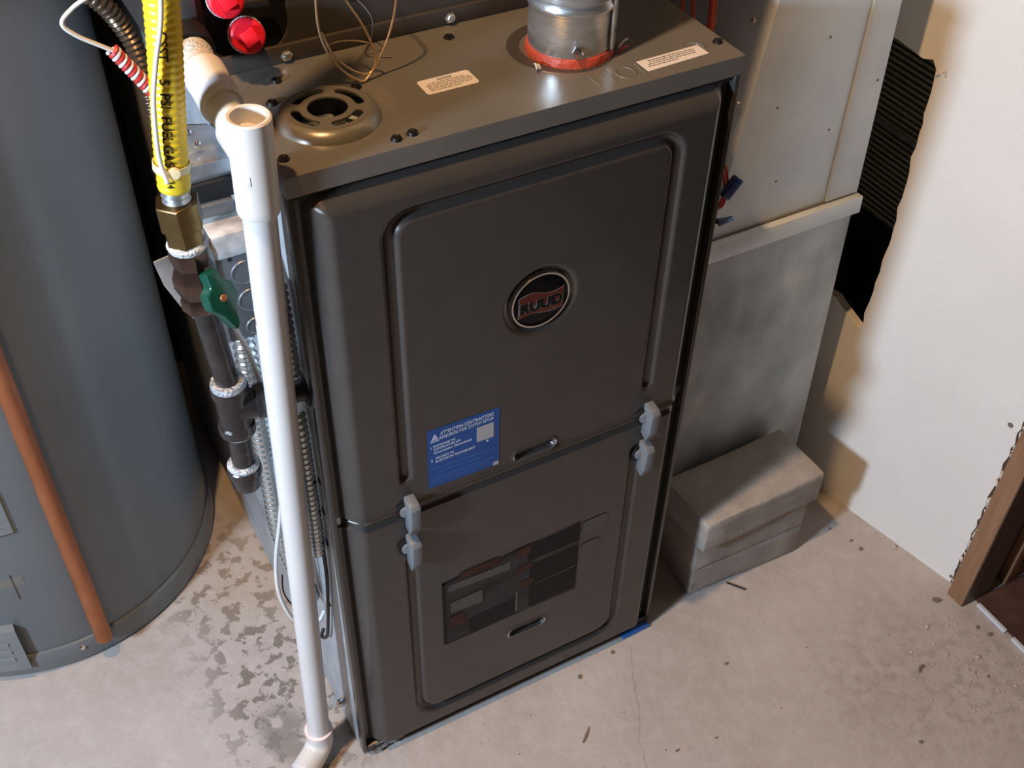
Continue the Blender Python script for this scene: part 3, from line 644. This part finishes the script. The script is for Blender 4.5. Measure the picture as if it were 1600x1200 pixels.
tube('branch_pipe', [bk+Vector((0, 0.03, 0.0)), bk+Vector((0.0, 0.095, 0.006))], 0.01335, 'pvc', D, 28)
lathe('coupling', [(0.0, 0.0), (0.0158, 0.0), (0.0168, 0.0012), (0.0168, 0.034), (0.0174, 0.036), (0.0174, 0.048), (0.0160, 0.050), (0.0150, 0.058), (0.0, 0.058)], 'pvc_in', D, bk+Vector((0, 0.064, 0.004)), (0.02, 1, 0.10), 28)
lathe('threaded_adapter', [(0.0, 0.0), (0.0138, 0.0), (0.0146, 0.003), (0.0138, 0.006), (0.0148, 0.009), (0.0140, 0.012), (0.0150, 0.015), (0.0142, 0.020), (0.0, 0.024)], 'tape', D, bk+Vector((0.001, 0.121, 0.010)), (0.06, 1, 0.10), 24)
lathe('spout', [(0.0, 0.0), (0.018, 0.0), (0.018, 0.02), (0.0, 0.02)], 'black', D, bk+Vector((0.003, 0.142, 0.012)), (0.06, 1, 0.10), 24)
ed = Vector((-0.80, -0.60, 0.0)); el = [pb+Vector((0, 0, 0.012)), pb+Vector((0, 0, -0.004))]
for k in range(1, 7):
    t = math.radians(15*k); el.append(pb+Vector((0, 0, -0.004))+ed*0.020*(1-math.cos(t))+Vector((0, 0, -0.020*math.sin(t))))
el.append(el[-1]+ed*0.022)
tube('elbow', el, 0.0166, 'pvc_in', D, 28)
from_bm('primer_ring', bm_lathe([(0.0134, 0.0), (0.0172, 0.0), (0.0172, 0.004), (0.0134, 0.005)], 28, True), 'purple', D, 0.7, Matrix.Translation(pb+Vector((0, 0, 0.009))))
tube('outlet_pipe', [el[-1]-ed*0.004, el[-1]+ed*0.20], 0.01335, 'pvc', D, 28)
o = from_bm('tee_mark', bm_box(-0.002, 0.002, -0.0006, 0.0006, -0.004, 0.004, 0.0005), 'pvc', D, True, Matrix.Translation(top+tv*0.045+Vector((-0.0095, -0.0138, 0))) @ Matrix.Rotation(-0.6, 4, 'Z'))

# ------------------------------------------------------------------ gas line
G = thing('gas_line', 'yellow jacketed gas tube joining a black iron pipe with green shut-off handle', 'pipe', (-0.066, 0.045, 0.50))
ypts = spline([(-0.030, 0.050, 1.30), (-0.046, 0.046, 1.10), (-0.055, 0.045, 0.998), (-0.062, 0.045, 0.942), (-0.069, 0.045, 0.892), (-0.073, 0.045, 0.852)], 14)
yp, yl = resample(ypts, 0.0011)
tube('yellow_jacket', yp, lambda i, n: 0.01235+0.00035*math.sin(i*2*math.pi/5.0), 'yellow', G, 26, True, 1.5)
# printing wrapped round the jacket, running down
def wrap_text(s, start, size, ang):
    bm = text_bm([(s, 0, 0, size)], 0.0002, 0.02)
    T, N = frames(yp); R = 0.01285
    Ls = [0.0]
    for a, b in zip(yp, yp[1:]): Ls.append(Ls[-1]+(b-a).length)
    tot = Ls[-1]
    for v in bm.verts:
        sarc = tot-start+v.co.x
        i = min(len(yp)-2, max(0, int(sarc/tot*(len(yp)-1)))); c = yp[i].lerp(yp[i+1], sarc/tot*(len(yp)-1)-i)
        n0 = (CAMDIR-T[i]*CAMDIR.dot(T[i])).normalized(); b0 = n0.cross(T[i])*-1
        if b0.x < 0: b0 = -b0
        a = ang+v.co.y/R; v.co = c+R*(math.cos(a)*n0+math.sin(a)*b0)
    return bm
CAMDIR = Vector((-0.25, -0.85, 0.45))
for s_, st_, sz in (('CSST', 0.130, 0.0100), ('5', 0.0945, 0.0100), ('PSI', 0.0835, 0.0100), ('FUEL', 0.0655, 0.0100), ('GAS', 0.0430, 0.0100), ('24', 0.0135, 0.0070)):
    from_bm('tube_lettering', wrap_text(s_, st_, sz, -0.30), 'ink', G)
ax = Vector((-0.073, 0.045, 0.852))
lathe('clear_tie', [(0.0131, -0.003), (0.0139, -0.003), (0.0139, 0.003), (0.0131, 0.003)], 'clear', G, (-0.0716, 0.045, 0.872), (0.15, 0, 1), 28, 0.5, True)
lathe('tie_button', [(0.0, 0.0025), (0.0045, 0.002), (0.0052, 0.0)], 'clear', G, (-0.0716-0.002, 0.0315, 0.8725), (-0.15, -1, 0.1), 14)
corrugated('bare_corrugation', [(-0.073, 0.045, 0.858), (-0.0735, 0.045, 0.826)], 0.0112, 0.0022, 0.0052, 'galv', G, 24)
gd = Vector((0.006, 0, -0.30)).normalized()
def hexnut(name, p, r, h, m):
    bm = bm_prism(ngon(6, r, 0.3), h, 0.0012); return from_bm(name, bm, m, G, 0.3, axis_m(p, gd))
hexnut('brass_nut', (-0.0735, 0.045, 0.841), 0.0182, 0.024, 'brass')
hexnut('brass_body', (-0.0730, 0.045, 0.818), 0.0158, 0.016, 'brass')
lathe('thread_sealant', [(0.0, 0.0), (0.0150, 0.0), (0.0165, 0.003), (0.0150, 0.008), (0.0, 0.009)], 'tape', G, (-0.0727, 0.045, 0.803), gd, 24)
lathe('valve_body', [(0.0, 0.0), (0.0165, 0.0), (0.0170, 0.006), (0.0155, 0.012), (0.0150, 0.016), (0.0185, 0.026), (0.0185, 0.036), (0.0150, 0.046), (0.0165, 0.050), (0.0165, 0.060), (0.0, 0.060)], 'valve', G, (-0.0725, 0.045, 0.796), gd, 8, 0.35)
lathe('valve_stem', [(0.0, 0.0), (0.010, 0.0), (0.009, 0.022), (0.0, 0.022)], 'valve', G, (-0.0705, 0.045, 0.758), (0.35, -0.93, 0.1), 16)
hp = Vector((-0.0645, 0.0205, 0.760)); hd = Vector((0.35, -0.86, 0.38))
hpoly = [(-0.006, 0.026), (0.005, 0.027), (0.007, 0.015), (0.0125, 0.010), (0.0135, -0.004), (0.008, -0.0135), (0.0055, -0.030), (0.0, -0.034), (-0.0065, -0.015), (-0.0135, -0.006), (-0.0125, 0.008), (-0.0065, 0.013)]
hb = bm_prism([(a*1.05, b*0.88) for a, b in hpoly], 0.013, 0.0018)
zax = hd.normalized(); xax = Vector((0.92, 0.36, 0.0)); xax = (xax-zax*xax.dot(zax)).normalized(); yax = zax.cross(xax)
hm = Matrix(((xax.x, yax.x, zax.x, hp.x), (xax.y, yax.y, zax.y, hp.y), (xax.z, yax.z, zax.z, hp.z), (0, 0, 0, 1)))
hnd = from_bm('green_handle', hb, 'green', G, 0.4, hm)
lathe('handle_screw', [(0.0, 0.0022), (0.0028, 0.0018), (0.0036, 0.0)], 'copper', hnd, hp+zax*0.0122, zax, 12)
pt = Vector((-0.0705, 0.045, 0.738))
tube('iron_pipe', [pt, (-0.0645, 0.0400, 0.645)], 0.01065, 'iron', G, 22)
lathe('pipe_sealant', [(0.0, 0.0), (0.0150, 0.0), (0.0162, 0.004), (0.0155, 0.010), (0.0, 0.012)], 'sealant', G, (-0.0645, 0.040, 0.651), (0, 0, -1), 20)
tee = Vector((-0.0643, 0.040, 0.645))
lathe('tee', [(0.0, 0.0), (0.0168, 0.0), (0.0172, 0.004), (0.0168, 0.009), (0.0150, 0.011), (0.0148, 0.045), (0.0168, 0.047), (0.0172, 0.052), (0.0168, 0.056), (0.0, 0.056)], 'iron', G, tee, (0, 0, -1), 26)
lathe('tee_outlet', [(0.0, 0.0), (0.0146, 0.0), (0.0146, 0.020), (0.0165, 0.0215), (0.0168, 0.029), (0.0162, 0.031), (0.0, 0.031)], 'iron', G, tee+Vector((0, 0, -0.027)), (1, -0.16, 0.02), 26)
tube('branch_nipple', [tee+Vector((0.028, -0.004, -0.027)), tee+Vector((0.074, -0.010, -0.026))], 0.01065, 'iron', G, 20)
lathe('tee_sealant', [(0.0, 0.0), (0.0145, 0.0), (0.0152, 0.003), (0.0120, 0.007), (0.0, 0.008)], 'sealant', G, tee+Vector((0, 0, -0.055)), (0, 0, -1), 20)
tube('drip_nipple', [tee+Vector((0, 0, -0.05)), tee+Vector((-0.001, 0.002, -0.118))], 0.01065, 'iron', G, 22)
lathe('drip_cap', [(0.0, 0.0), (0.0135, 0.0), (0.0162, 0.003), (0.0165, 0.010), (0.0145, 0.012), (0.0142, 0.026), (0.0120, 0.030), (0.0, 0.031)], 'iron', G, tee+Vector((-0.001, 0.002, -0.104)), (0, 0, -1), 24)
lathe('cap_sealant', [(0.0, 0.0), (0.0128, 0.0), (0.0155, 0.003), (0.0150, 0.006), (0.0, 0.006)], 'sealant', G, tee+Vector((-0.001, 0.002, -0.100)), (0, 0, -1), 20)

# white wire running along the yellow tube and red-white twist
ww = thing('white_wire', 'thin white wire following the yellow gas tube down', 'wire', (-0.075, 0.03, 0.86))
tube('strand', spline([(-0.048, 0.0285, 1.10), (-0.0585, 0.0290, 1.005), (-0.0700, 0.0300, 0.962), (-0.0770, 0.0305, 0.934), (-0.0810, 0.0315, 0.900), (-0.0815, 0.0315, 0.882), (-0.0800, 0.0290, 0.868)], 10), 0.0019, 'white_wire', ww, 8)
tr = thing('twisted_wire', 'white wire loop ending in a coiled red and white twist', 'wire', (-0.07, 0.12, 0.90))
tube('loop', spline([(-0.060, 0.14, 0.985), (-0.085, 0.12, 0.979), (-0.102, 0.12, 0.971), (-0.113, 0.12, 0.961), (-0.106, 0.12, 0.950), (-0.089, 0.12, 0.937), (-0.081, 0.12, 0.931)], 10), 0.0017, 'white_wire', tr, 8)
a0, a1 = Vector((-0.083, 0.12, 0.933)), Vector((-0.060, 0.115, 0.893)); dd = (a1-a0).normalized(); e1 = dd.cross(Vector((0, 1, 0))).normalized(); e2 = dd.cross(e1)
for nm, ph, m in (('red_strand', 0, 'red_wire'), ('white_strand', math.pi, 'white_wire')):
    hx = [a0.lerp(a1, i/110)+0.0042*(math.cos(i/110*2*math.pi*7+ph)*e1+math.sin(i/110*2*math.pi*7+ph)*e2) for i in range(111)]
    tube(nm, hx, 0.0015, m, tr, 6)
# ribbed brown connector
bc = corrugated('flexible_connector', spline([(-0.120, 0.24, 0.95), (-0.075, 0.22, 0.932), (-0.055, 0.22, 0.900), (-0.048, 0.21, 0.870), (-0.050, 0.19, 0.835), (-0.053, 0.17, 0.80), (-0.054, 0.15, 0.77)], 10), 0.0085, 0.0018, 0.0052, 'oldcopper')
tag(bc, 'brown ribbed metal connector curving behind the yellow gas tube', 'hose')

# ------------------------------------------------------------------ electrical bits on the furnace's left side
J = thing('junction_box', 'grey steel junction box with round knockouts behind the drain pipe', 'electrical box', (-0.02, 0.12, 0.64))
box('box_body', -0.043, -0.0015, 0.100, 0.146, 0.638, 0.757, 'boxsteel', J, 0.002)
box('box_top', -0.0428, -0.0017, 0.0996, 0.1455, 0.7565, 0.7585, 'overspray', J, 0.001)
box('box_front_band', -0.0428, -0.0017, 0.0990, 0.1010, 0.734, 0.7580, 'overspray', J, 0.0005)
for x, z, r in ((-0.0185, 0.713, 0.0125), (-0.0165, 0.681, 0.0125), (-0.0165, 0.650, 0.0095)):
    lathe('knockout', [(0.0, 0.0006), (r-0.0016, 0.0006), (r-0.001, 0.0012), (r, 0.0012), (r+0.0006, 0.0)], 'boxsteel', J, (x, 0.1, z), (0, -1, 0), 24)
for x, z in ((-0.0365, 0.691), (-0.0352, 0.660), (-0.030, 0.731)):
    lathe('screw_hole', [(0.0, 0.0005), (0.0017, 0.0005), (0.0022, 0.0)], 'black', J, (x, 0.1, z), (0, -1, 0), 10)
prism('cover_plate', [(-0.094, 0.752), (-0.047, 0.760), (-0.043, 0.745), (-0.043, 0.640), (-0.055, 0.650), (-0.067, 0.672), (-0.080, 0.698), (-0.090, 0.726)], 0.0022, 'galv', J, FRONT(0, 0, 0.0995), 0.0008)
B = thing('steel_bracket', 'small silver bracket with a black bar above the junction box', 'bracket', (-0.02, 0.15, 0.77))
plate('ear', [(-0.045, 0.812), (-0.004, 0.812), (-0.006, 0.826), (-0.016, 0.836), (-0.032, 0.840), (-0.045, 0.840)], [], 0.002, 'galv', B, FRONT(0, 0, 0.150))
box('front_lip', -0.047, -0.002, 0.128, 0.150, 0.796, 0.813, 'galv', B, 0.002)
box('black_bar', -0.050, -0.001, 0.124, 0.146, 0.778, 0.796, 'black', B, 0.001)
box('lower_tab', -0.044, -0.012, 0.120, 0.142, 0.764, 0.777, 'boxsteel', B, 0.002)
for x, z in ((-0.034, 0.833), (-0.028, 0.820)):
    lathe('rivet', [(0.0, 0.0025), (0.0022, 0.002), (0.0034, 0.0)], 'chrome', B, (x, 0.148, z), (0, -1, 0), 10)
c1 = corrugated('metal_conduit', spline([(-0.0285, 0.112, 0.640), (-0.031, 0.102, 0.600), (-0.031, 0.100, 0.52), (-0.030, 0.100, 0.44), (-0.031, 0.096, 0.37), (-0.024, 0.090, 0.31), (-0.0155, 0.088, 0.265), (-0.0122, 0.088, 0.24)], 10), 0.0112, 0.0026, 0.0082, 'conduit', None, 18)
tag(c1, 'ribbed flexible steel conduit dropping from the junction box left of the drain pipe', 'conduit')
c2 = corrugated('metal_conduit', spline([(-0.0092, 0.034, 0.596), (-0.0098, 0.030, 0.57), (-0.0098, 0.029, 0.52), (-0.0098, 0.029, 0.47), (-0.0098, 0.031, 0.42), (-0.0094, 0.036, 0.38)], 10), 0.0082, 0.0022, 0.0075, 'conduit', None, 16)
tag(c2, 'narrow ribbed steel conduit below the gas branch, between drain pipe and furnace side', 'conduit')
c3 = corrugated('metal_conduit', spline([(-0.0098, 0.030, 0.750), (-0.0098, 0.027, 0.71), (-0.0098, 0.027, 0.68), (-0.0092, 0.030, 0.645)], 10), 0.0082, 0.0022, 0.0075, 'conduit', None, 16)
tag(c3, 'short ribbed steel conduit above the gas branch, between drain pipe and furnace side', 'conduit')
lc = thing('white_cable', 'thin white cable hanging in a loop behind the drain pipe near the floor', 'cable', (-0.05, 0.06, 0.25))
tube('cable', spline([(-0.056, 0.030, 0.742), (-0.048, 0.045, 0.70), (-0.038, 0.055, 0.66), (-0.031, 0.060, 0.60), (-0.026, 0.062, 0.50), (-0.036, 0.060, 0.43), (-0.049, 0.060, 0.365), (-0.053, 0.060, 0.310), (-0.046, 0.060, 0.262), (-0.034, 0.060, 0.235), (-0.015, 0.062, 0.225), (-0.004, 0.066, 0.235)], 10), 0.0024, 'white_wire', lc, 8)
tube('thin_lead', spline([(-0.045, 0.064, 0.33), (-0.047, 0.064, 0.30), (-0.040, 0.064, 0.272), (-0.028, 0.064, 0.255)], 8), 0.0010, 'dark_wire', lc, 6)

# ------------------------------------------------------------------ water heater
TX, TY = -0.275, 0.552
WH = thing('water_heater', 'large dark grey cylindrical water heater left of the furnace', 'water heater', (TX, TY, 0))
lathe('base_ring', [(0.0, 0.002), (0.238, 0.002), (0.246, 0.006), (0.2465, 0.020), (0.2465, 0.036), (0.2440, 0.041), (0.2405, 0.042), (0.0, 0.042)], 'tank', WH, (TX, TY, 0), (0, 0, 1), 128, 0.5)
lathe('tank', [(0.0, 0.04), (0.2405, 0.04), (0.2415, 0.05), (0.2415, 1.38), (0.236, 1.40), (0.20, 1.42), (0.0, 1.425)], 'tank', WH, (TX, TY, 0), (0, 0, 1), 128, 0.5)
def on_tank(x, z, out=0.0):
    y = TY-math.sqrt((0.2415+out)**2-(x-TX)**2); return Vector((x, y, z))
def tank_patch(name, x0, x1, z0, z1, out, m, parent, n=8):
    bm = bmesh.new(); fr = []; ba = []
    for k in range(n+1):
        x = x0+(x1-x0)*k/n
        fr.append([bm.verts.new(on_tank(x, z, out)) for z in (z0, z1)]); ba.append([bm.verts.new(on_tank(x, z, -0.004)) for z in (z0, z1)])
    for k in range(n):
        bm.faces.new((fr[k][0], fr[k+1][0], fr[k+1][1], fr[k][1]))
        bm.faces.new((fr[k][1], fr[k+1][1], ba[k+1][1], ba[k][1])); bm.faces.new((fr[k][0], ba[k][0], ba[k+1][0], fr[k+1][0]))
    for k in (0, n): bm.faces.new((fr[k][0], fr[k][1], ba[k][1], ba[k][0]))
    return from_bm(name, bm, m, parent)
rp = tank_patch('rating_label', -0.40, -0.2895, 0.275, 0.348, 0.0008, 'tankplate', WH)
tank_patch('label_border', -0.2935, -0.2905, 0.276, 0.347, 0.0012, 'ink', rp, 1); tank_patch('label_border', -0.40, -0.2905, 0.276, 0.2775, 0.0012, 'ink', rp)
for z in (0.288, 0.298, 0.309): tank_patch('label_print', -0.38, -0.302, z, z+0.0022, 0.0012, 'printgrey', rp)
tank_patch('access_seam', -0.318, -0.3165, 0.158, 0.205, 0.0006, 'ink', WH, 1)
tank_patch('glue_stain', -0.40, -0.305, 0.183, 0.199, 0.0003, 'stain', WH); 
ac = tank_patch('access_cover', -0.46, -0.338, 0.028, 0.112, 0.012, 'tankplate', WH)
for z in (0.050, 0.066, 0.082): tank_patch('cover_rib', -0.46, -0.352, z, z+0.006, 0.0135, 'tankplate', ac)
lathe('base_screw', [(0.0, 0.003), (0.003, 0.0025), (0.0042, 0.0)], 'chrome', WH, (-0.272, TY-0.2465, 0.031), (0, -1, 0), 10)
tube('discharge_pipe', [(-0.2425, 0.2965, 0.046), (-0.2435, 0.2965, 0.60), (-0.243, 0.2965, 1.25)], 0.0111, 'copper', WH, 24)
tube('pipe_strap', [(-0.243, 0.2965, 1.18), (-0.243, 0.33, 1.18)], 0.006, 'copper', WH, 10)

# ------------------------------------------------------------------ return duct
R = thing('return_duct', 'oxidised grey sheet metal return duct between furnace and wall', 'duct', (0.61, 0.2, 0))
def hexa(name, b, t, m, parent, bev=0.003):
    """b, t: four corners each (front-left, front-right, back-right, back-left) bottom and top."""
    bm = bmesh.new(); vb = [bm.verts.new(p) for p in b]; vt = [bm.verts.new(p) for p in t]
    bm.faces.new(vb[::-1]); bm.faces.new(vt)
    for k in range(4): bm.faces.new((vb[k], vb[(k+1) % 4], vt[(k+1) % 4], vt[k]))
    bmesh.ops.bevel(bm, geom=bm.edges[:], offset=bev, segments=2, affect='EDGES', profile=0.5)
    return from_bm(name, bm, m, parent, 0.5)
hexa('lower_section', [(0.440, 0.108, 0.0), (0.763, 0.108, 0.0), (0.718, 0.32, 0.0), (0.440, 0.32, 0.0)], [(0.440, 0.108, 0.545), (0.744, 0.108, 0.545), (0.700, 0.32, 0.545), (0.440, 0.32, 0.545)], 'duct_low', R)
hexa('upper_section', [(0.520, 0.108, 0.552), (0.740, 0.108, 0.552), (0.697, 0.32, 0.552), (0.520, 0.32, 0.552)], [(0.628, 0.108, 1.36), (0.710, 0.108, 1.36), (0.675, 0.32, 1.36), (0.628, 0.32, 1.36)], 'duct', R)
hexa('flange_strip', [(0.440, 0.098, 0.533), (0.746, 0.098, 0.533), (0.703, 0.32, 0.533), (0.440, 0.32, 0.533)], [(0.440, 0.098, 0.558), (0.7445, 0.098, 0.558), (0.702, 0.32, 0.558), (0.440, 0.32, 0.558)], 'duct', R, 0.0012)
box('dark_joint', 0.522, 0.738, 0.1065, 0.109, 0.5575, 0.5605, 'darkbit', R)
hexa('edge_strip', [(0.6905, 0.1055, 0.561), (0.740, 0.1055, 0.561), (0.740, 0.110, 0.561), (0.6905, 0.110, 0.561)], [(0.6895, 0.1055, 1.30), (0.712, 0.1055, 1.30), (0.712, 0.110, 1.30), (0.6895, 0.110, 1.30)], 'duct', R, 0.0006)
for x, y, z in ((0.551, 0.128, 0.815), (0.5365, 0.114, 0.730), (0.556, 0.138, 0.845), (0.530, 0.126, 0.675)):
    lathe('duct_screw', [(0.0, 0.003), (0.0022, 0.0026), (0.0030, 0.0)], 'chrome', R, (x-0.003, y, z), (-1, -0.2, 0.2), 8)
for x, z in ((0.585, 0.715), (0.605, 0.615), (0.640, 0.785), (0.670, 0.665), (0.725, 0.715)):
    lathe('spot_mark', [(0.0, 0.0008), (0.0015, 0.0006), (0.0018, 0.0)], 'darkbit', R, (x, 0.1082 if x < 0.69 else 0.1055, z), (0, -1, 0), 8)

# ------------------------------------------------------------------ concrete bricks
def brick(cx, cy, z, ang, lx, ly, lz, label, seed):
    rnd = random.Random(seed); bm = bmesh.new()
    bmesh.ops.create_cube(bm, size=1, matrix=Matrix.Diagonal((lx, ly, lz, 1)))
    bmesh.ops.bevel(bm, geom=bm.edges[:], offset=0.0035, segments=2, affect='EDGES', profile=0.5)
    bmesh.ops.subdivide_edges(bm, edges=[e for e in bm.edges if e.calc_length() > 0.02], cuts=5, use_grid_fill=True)
    for v in bm.verts: v.co += Vector((rnd.uniform(-1, 1), rnd.uniform(-1, 1), rnd.uniform(-1, 1)*0.5))*0.0007
    zmin = min(v.co.z for v in bm.verts)
    o = from_bm('concrete_brick', bm, 'brick', None, 0.7, Matrix.Translation((cx, cy, z-zmin)) @ Matrix.Rotation(ang, 4, 'Z'))
    return tag(o, label, 'brick', 'grey bricks stacked by the duct')
brick(0.603, 0.0525, 0.0, -0.045, 0.186, 0.090, 0.056, 'grey concrete brick at the bottom of the stack, on the floor', 1)
brick(0.601, 0.0535, 0.0567, -0.03, 0.190, 0.092, 0.056, 'grey concrete brick in the middle of the stack of three', 2)
brick(0.604, 0.0475, 0.1135, 0.018, 0.202, 0.098, 0.057, 'grey concrete brick on top of the stack, tan upper face showing', 3)

# ------------------------------------------------------------------ wiring at the right of the furnace
rw = thing('wire_splice', 'red wires with a navy blue connector at the furnace right side', 'wire', (0.44, 0.012, 0.70))
for k, dx in enumerate((0, 0.004)):
    tube('red_lead', spline([(0.433, 0.05, 0.755), (0.438+dx, 0.022, 0.742), (0.441+dx, 0.012, 0.725), (0.442+dx, 0.010, 0.705), (0.436+dx, 0.012, 0.690), (0.433, 0.04, 0.680)], 8), 0.0015, 'red_wire', rw, 6)
from_bm('blue_connector', bm_box(-0.006, 0.006, -0.004, 0.004, -0.012, 0.012, 0.0015), 'bluenut', rw, True, Matrix.Translation((0.447, 0.006, 0.716)) @ Matrix.Rotation(0.7, 4, 'Y'))
wn = thing('wire_connector', 'small grey-blue twist-on wire connector below the red wires', 'wire connector', (0.44, 0.010, 0.676))
lathe('cap', [(0.0, 0.016), (0.0028, 0.0155), (0.0036, 0.006), (0.0046, 0.0), (0.0, 0.0)], 'greynut', wn, (0.438, 0.006, 0.677), (0.9, -0.25, 0.2), 10)
tube('lead', [(0.432, 0.020, 0.674), (0.440, 0.0065, 0.677)], 0.0028, 'dark_wire', wn, 8)
hw = thing('hanging_wires', 'bundle of red, orange and yellow wires hanging behind the furnace lid', 'wires', (0.56, 0.25, 0.60))
for nm, m, x, y, b in (('red_lead', 'red_wire', 0.478, 0.155, 0.014), ('red_lead', 'red_wire', 0.487, 0.148, 0.020), ('orange_lead', 'orange_wire', 0.496, 0.130, 0.010), ('orange_lead', 'orange_wire', 0.500, 0.132, 0.007), ('yellow_lead', 'yellow_wire', 0.476, 0.180, 0.012), ('dark_red_lead', 'red_wire', 0.508, 0.150, 0.004)):
    tube(nm, spline([(x-b*0.3, y-0.03, 1.25), (x-b*0.6, y-0.01, 1.0), (x-b*0.4, y, 0.88), (x, y, 0.80), (x+0.004, y+0.01, 0.70), (x, y+0.03, 0.60)], 8), 0.0017, m, hw, 6)

# ------------------------------------------------------------------ bits on the floor
o = tube('metal_nail', [(0.569, 0.004, 0.0016), (0.586, -0.019, 0.0016)], 0.0013, 'dark', None, 6); tag(o, 'thin dark nail lying in front of the brick stack', 'nail')
o = from_bm('glass_chip', bm_prism([(-0.007, -0.002), (0.001, -0.004), (0.007, 0.001), (0.002, 0.004), (-0.005, 0.003)], 0.003, 0.0006), 'darkbit', None, None, Matrix.Translation((0.818, -0.163, 0.0)) @ Matrix.Rotation(-0.8, 4, 'Z')); tag(o, 'dark chip of debris lying by the door jamb', 'debris')
o = from_bm('wood_splinter', bm_prism([(-0.013, -0.0015), (-0.002, -0.001), (0.009, 0.003), (0.011, 0.0045), (-0.003, 0.0025), (-0.012, 0.0005)], 0.0018), 'darkbit', None, None, Matrix.Translation((0.265, -0.108, 0.0)) @ Matrix.Rotation(0.5, 4, 'Z')); tag(o, 'forked dark splinter on the floor in front of the furnace', 'debris')
bm = bmesh.new(); rnd = random.Random(11)
def crumb(x, y, s):
    b2 = bmesh.new(); bmesh.ops.create_icosphere(b2, subdivisions=1, radius=s, matrix=Matrix.Translation((x, y, s*0.45)) @ Matrix.Rotation(rnd.uniform(0, 6), 4, 'Z') @ Matrix.Diagonal((rnd.uniform(.7, 1.5), rnd.uniform(.6, 1.0), 0.5, 1))); merge(bm, b2)
for i in range(150):
    t = rnd.gauss(0, 0.07); crumb(0.79+rnd.gauss(0, 0.05)*1.0, -0.25+t*0.8, abs(rnd.gauss(0, 0.0011))+0.0005)
for i in range(40):
    y = rnd.uniform(-0.14, 0.06); crumb(wallx(y)-abs(rnd.gauss(0, 0.007))-0.003, y, abs(rnd.gauss(0, 0.0011))+0.0006)
o = from_bm('floor_grit', bm, 'grit'); tag(o, 'pale plaster grit scattered on the floor by the doorway', 'grit', None, 'stuff')
bm = bmesh.new()
for x, y, s in ((0.72, -0.236, 0.004), (0.714, -0.239, 0.003), (0.488, -0.106, 0.0025), (0.355, -0.181, 0.0025), (0.782, -0.021, 0.003), (0.784, -0.040, 0.0035), (0.768, 0.012, 0.0022), (0.41, -0.19, 0.002), (0.30, -0.03, 0.004), (0.36, -0.018, 0.003), (0.835, -0.225, 0.004), (0.842, -0.242, 0.004), (0.21, -0.14, 0.0025), (0.64, -0.32, 0.003), (0.79, -0.29, 0.003)):
    crumb(x, y, s)
for i in range(60): crumb(rnd.uniform(-0.15, 0.9), rnd.uniform(-0.45, 0.0), rnd.uniform(0.0005, 0.0012))
o = from_bm('dark_crumbs', bm, 'darkbit'); tag(o, 'dark crumbs of dirt dotted over the concrete floor', 'dirt', None, 'stuff')
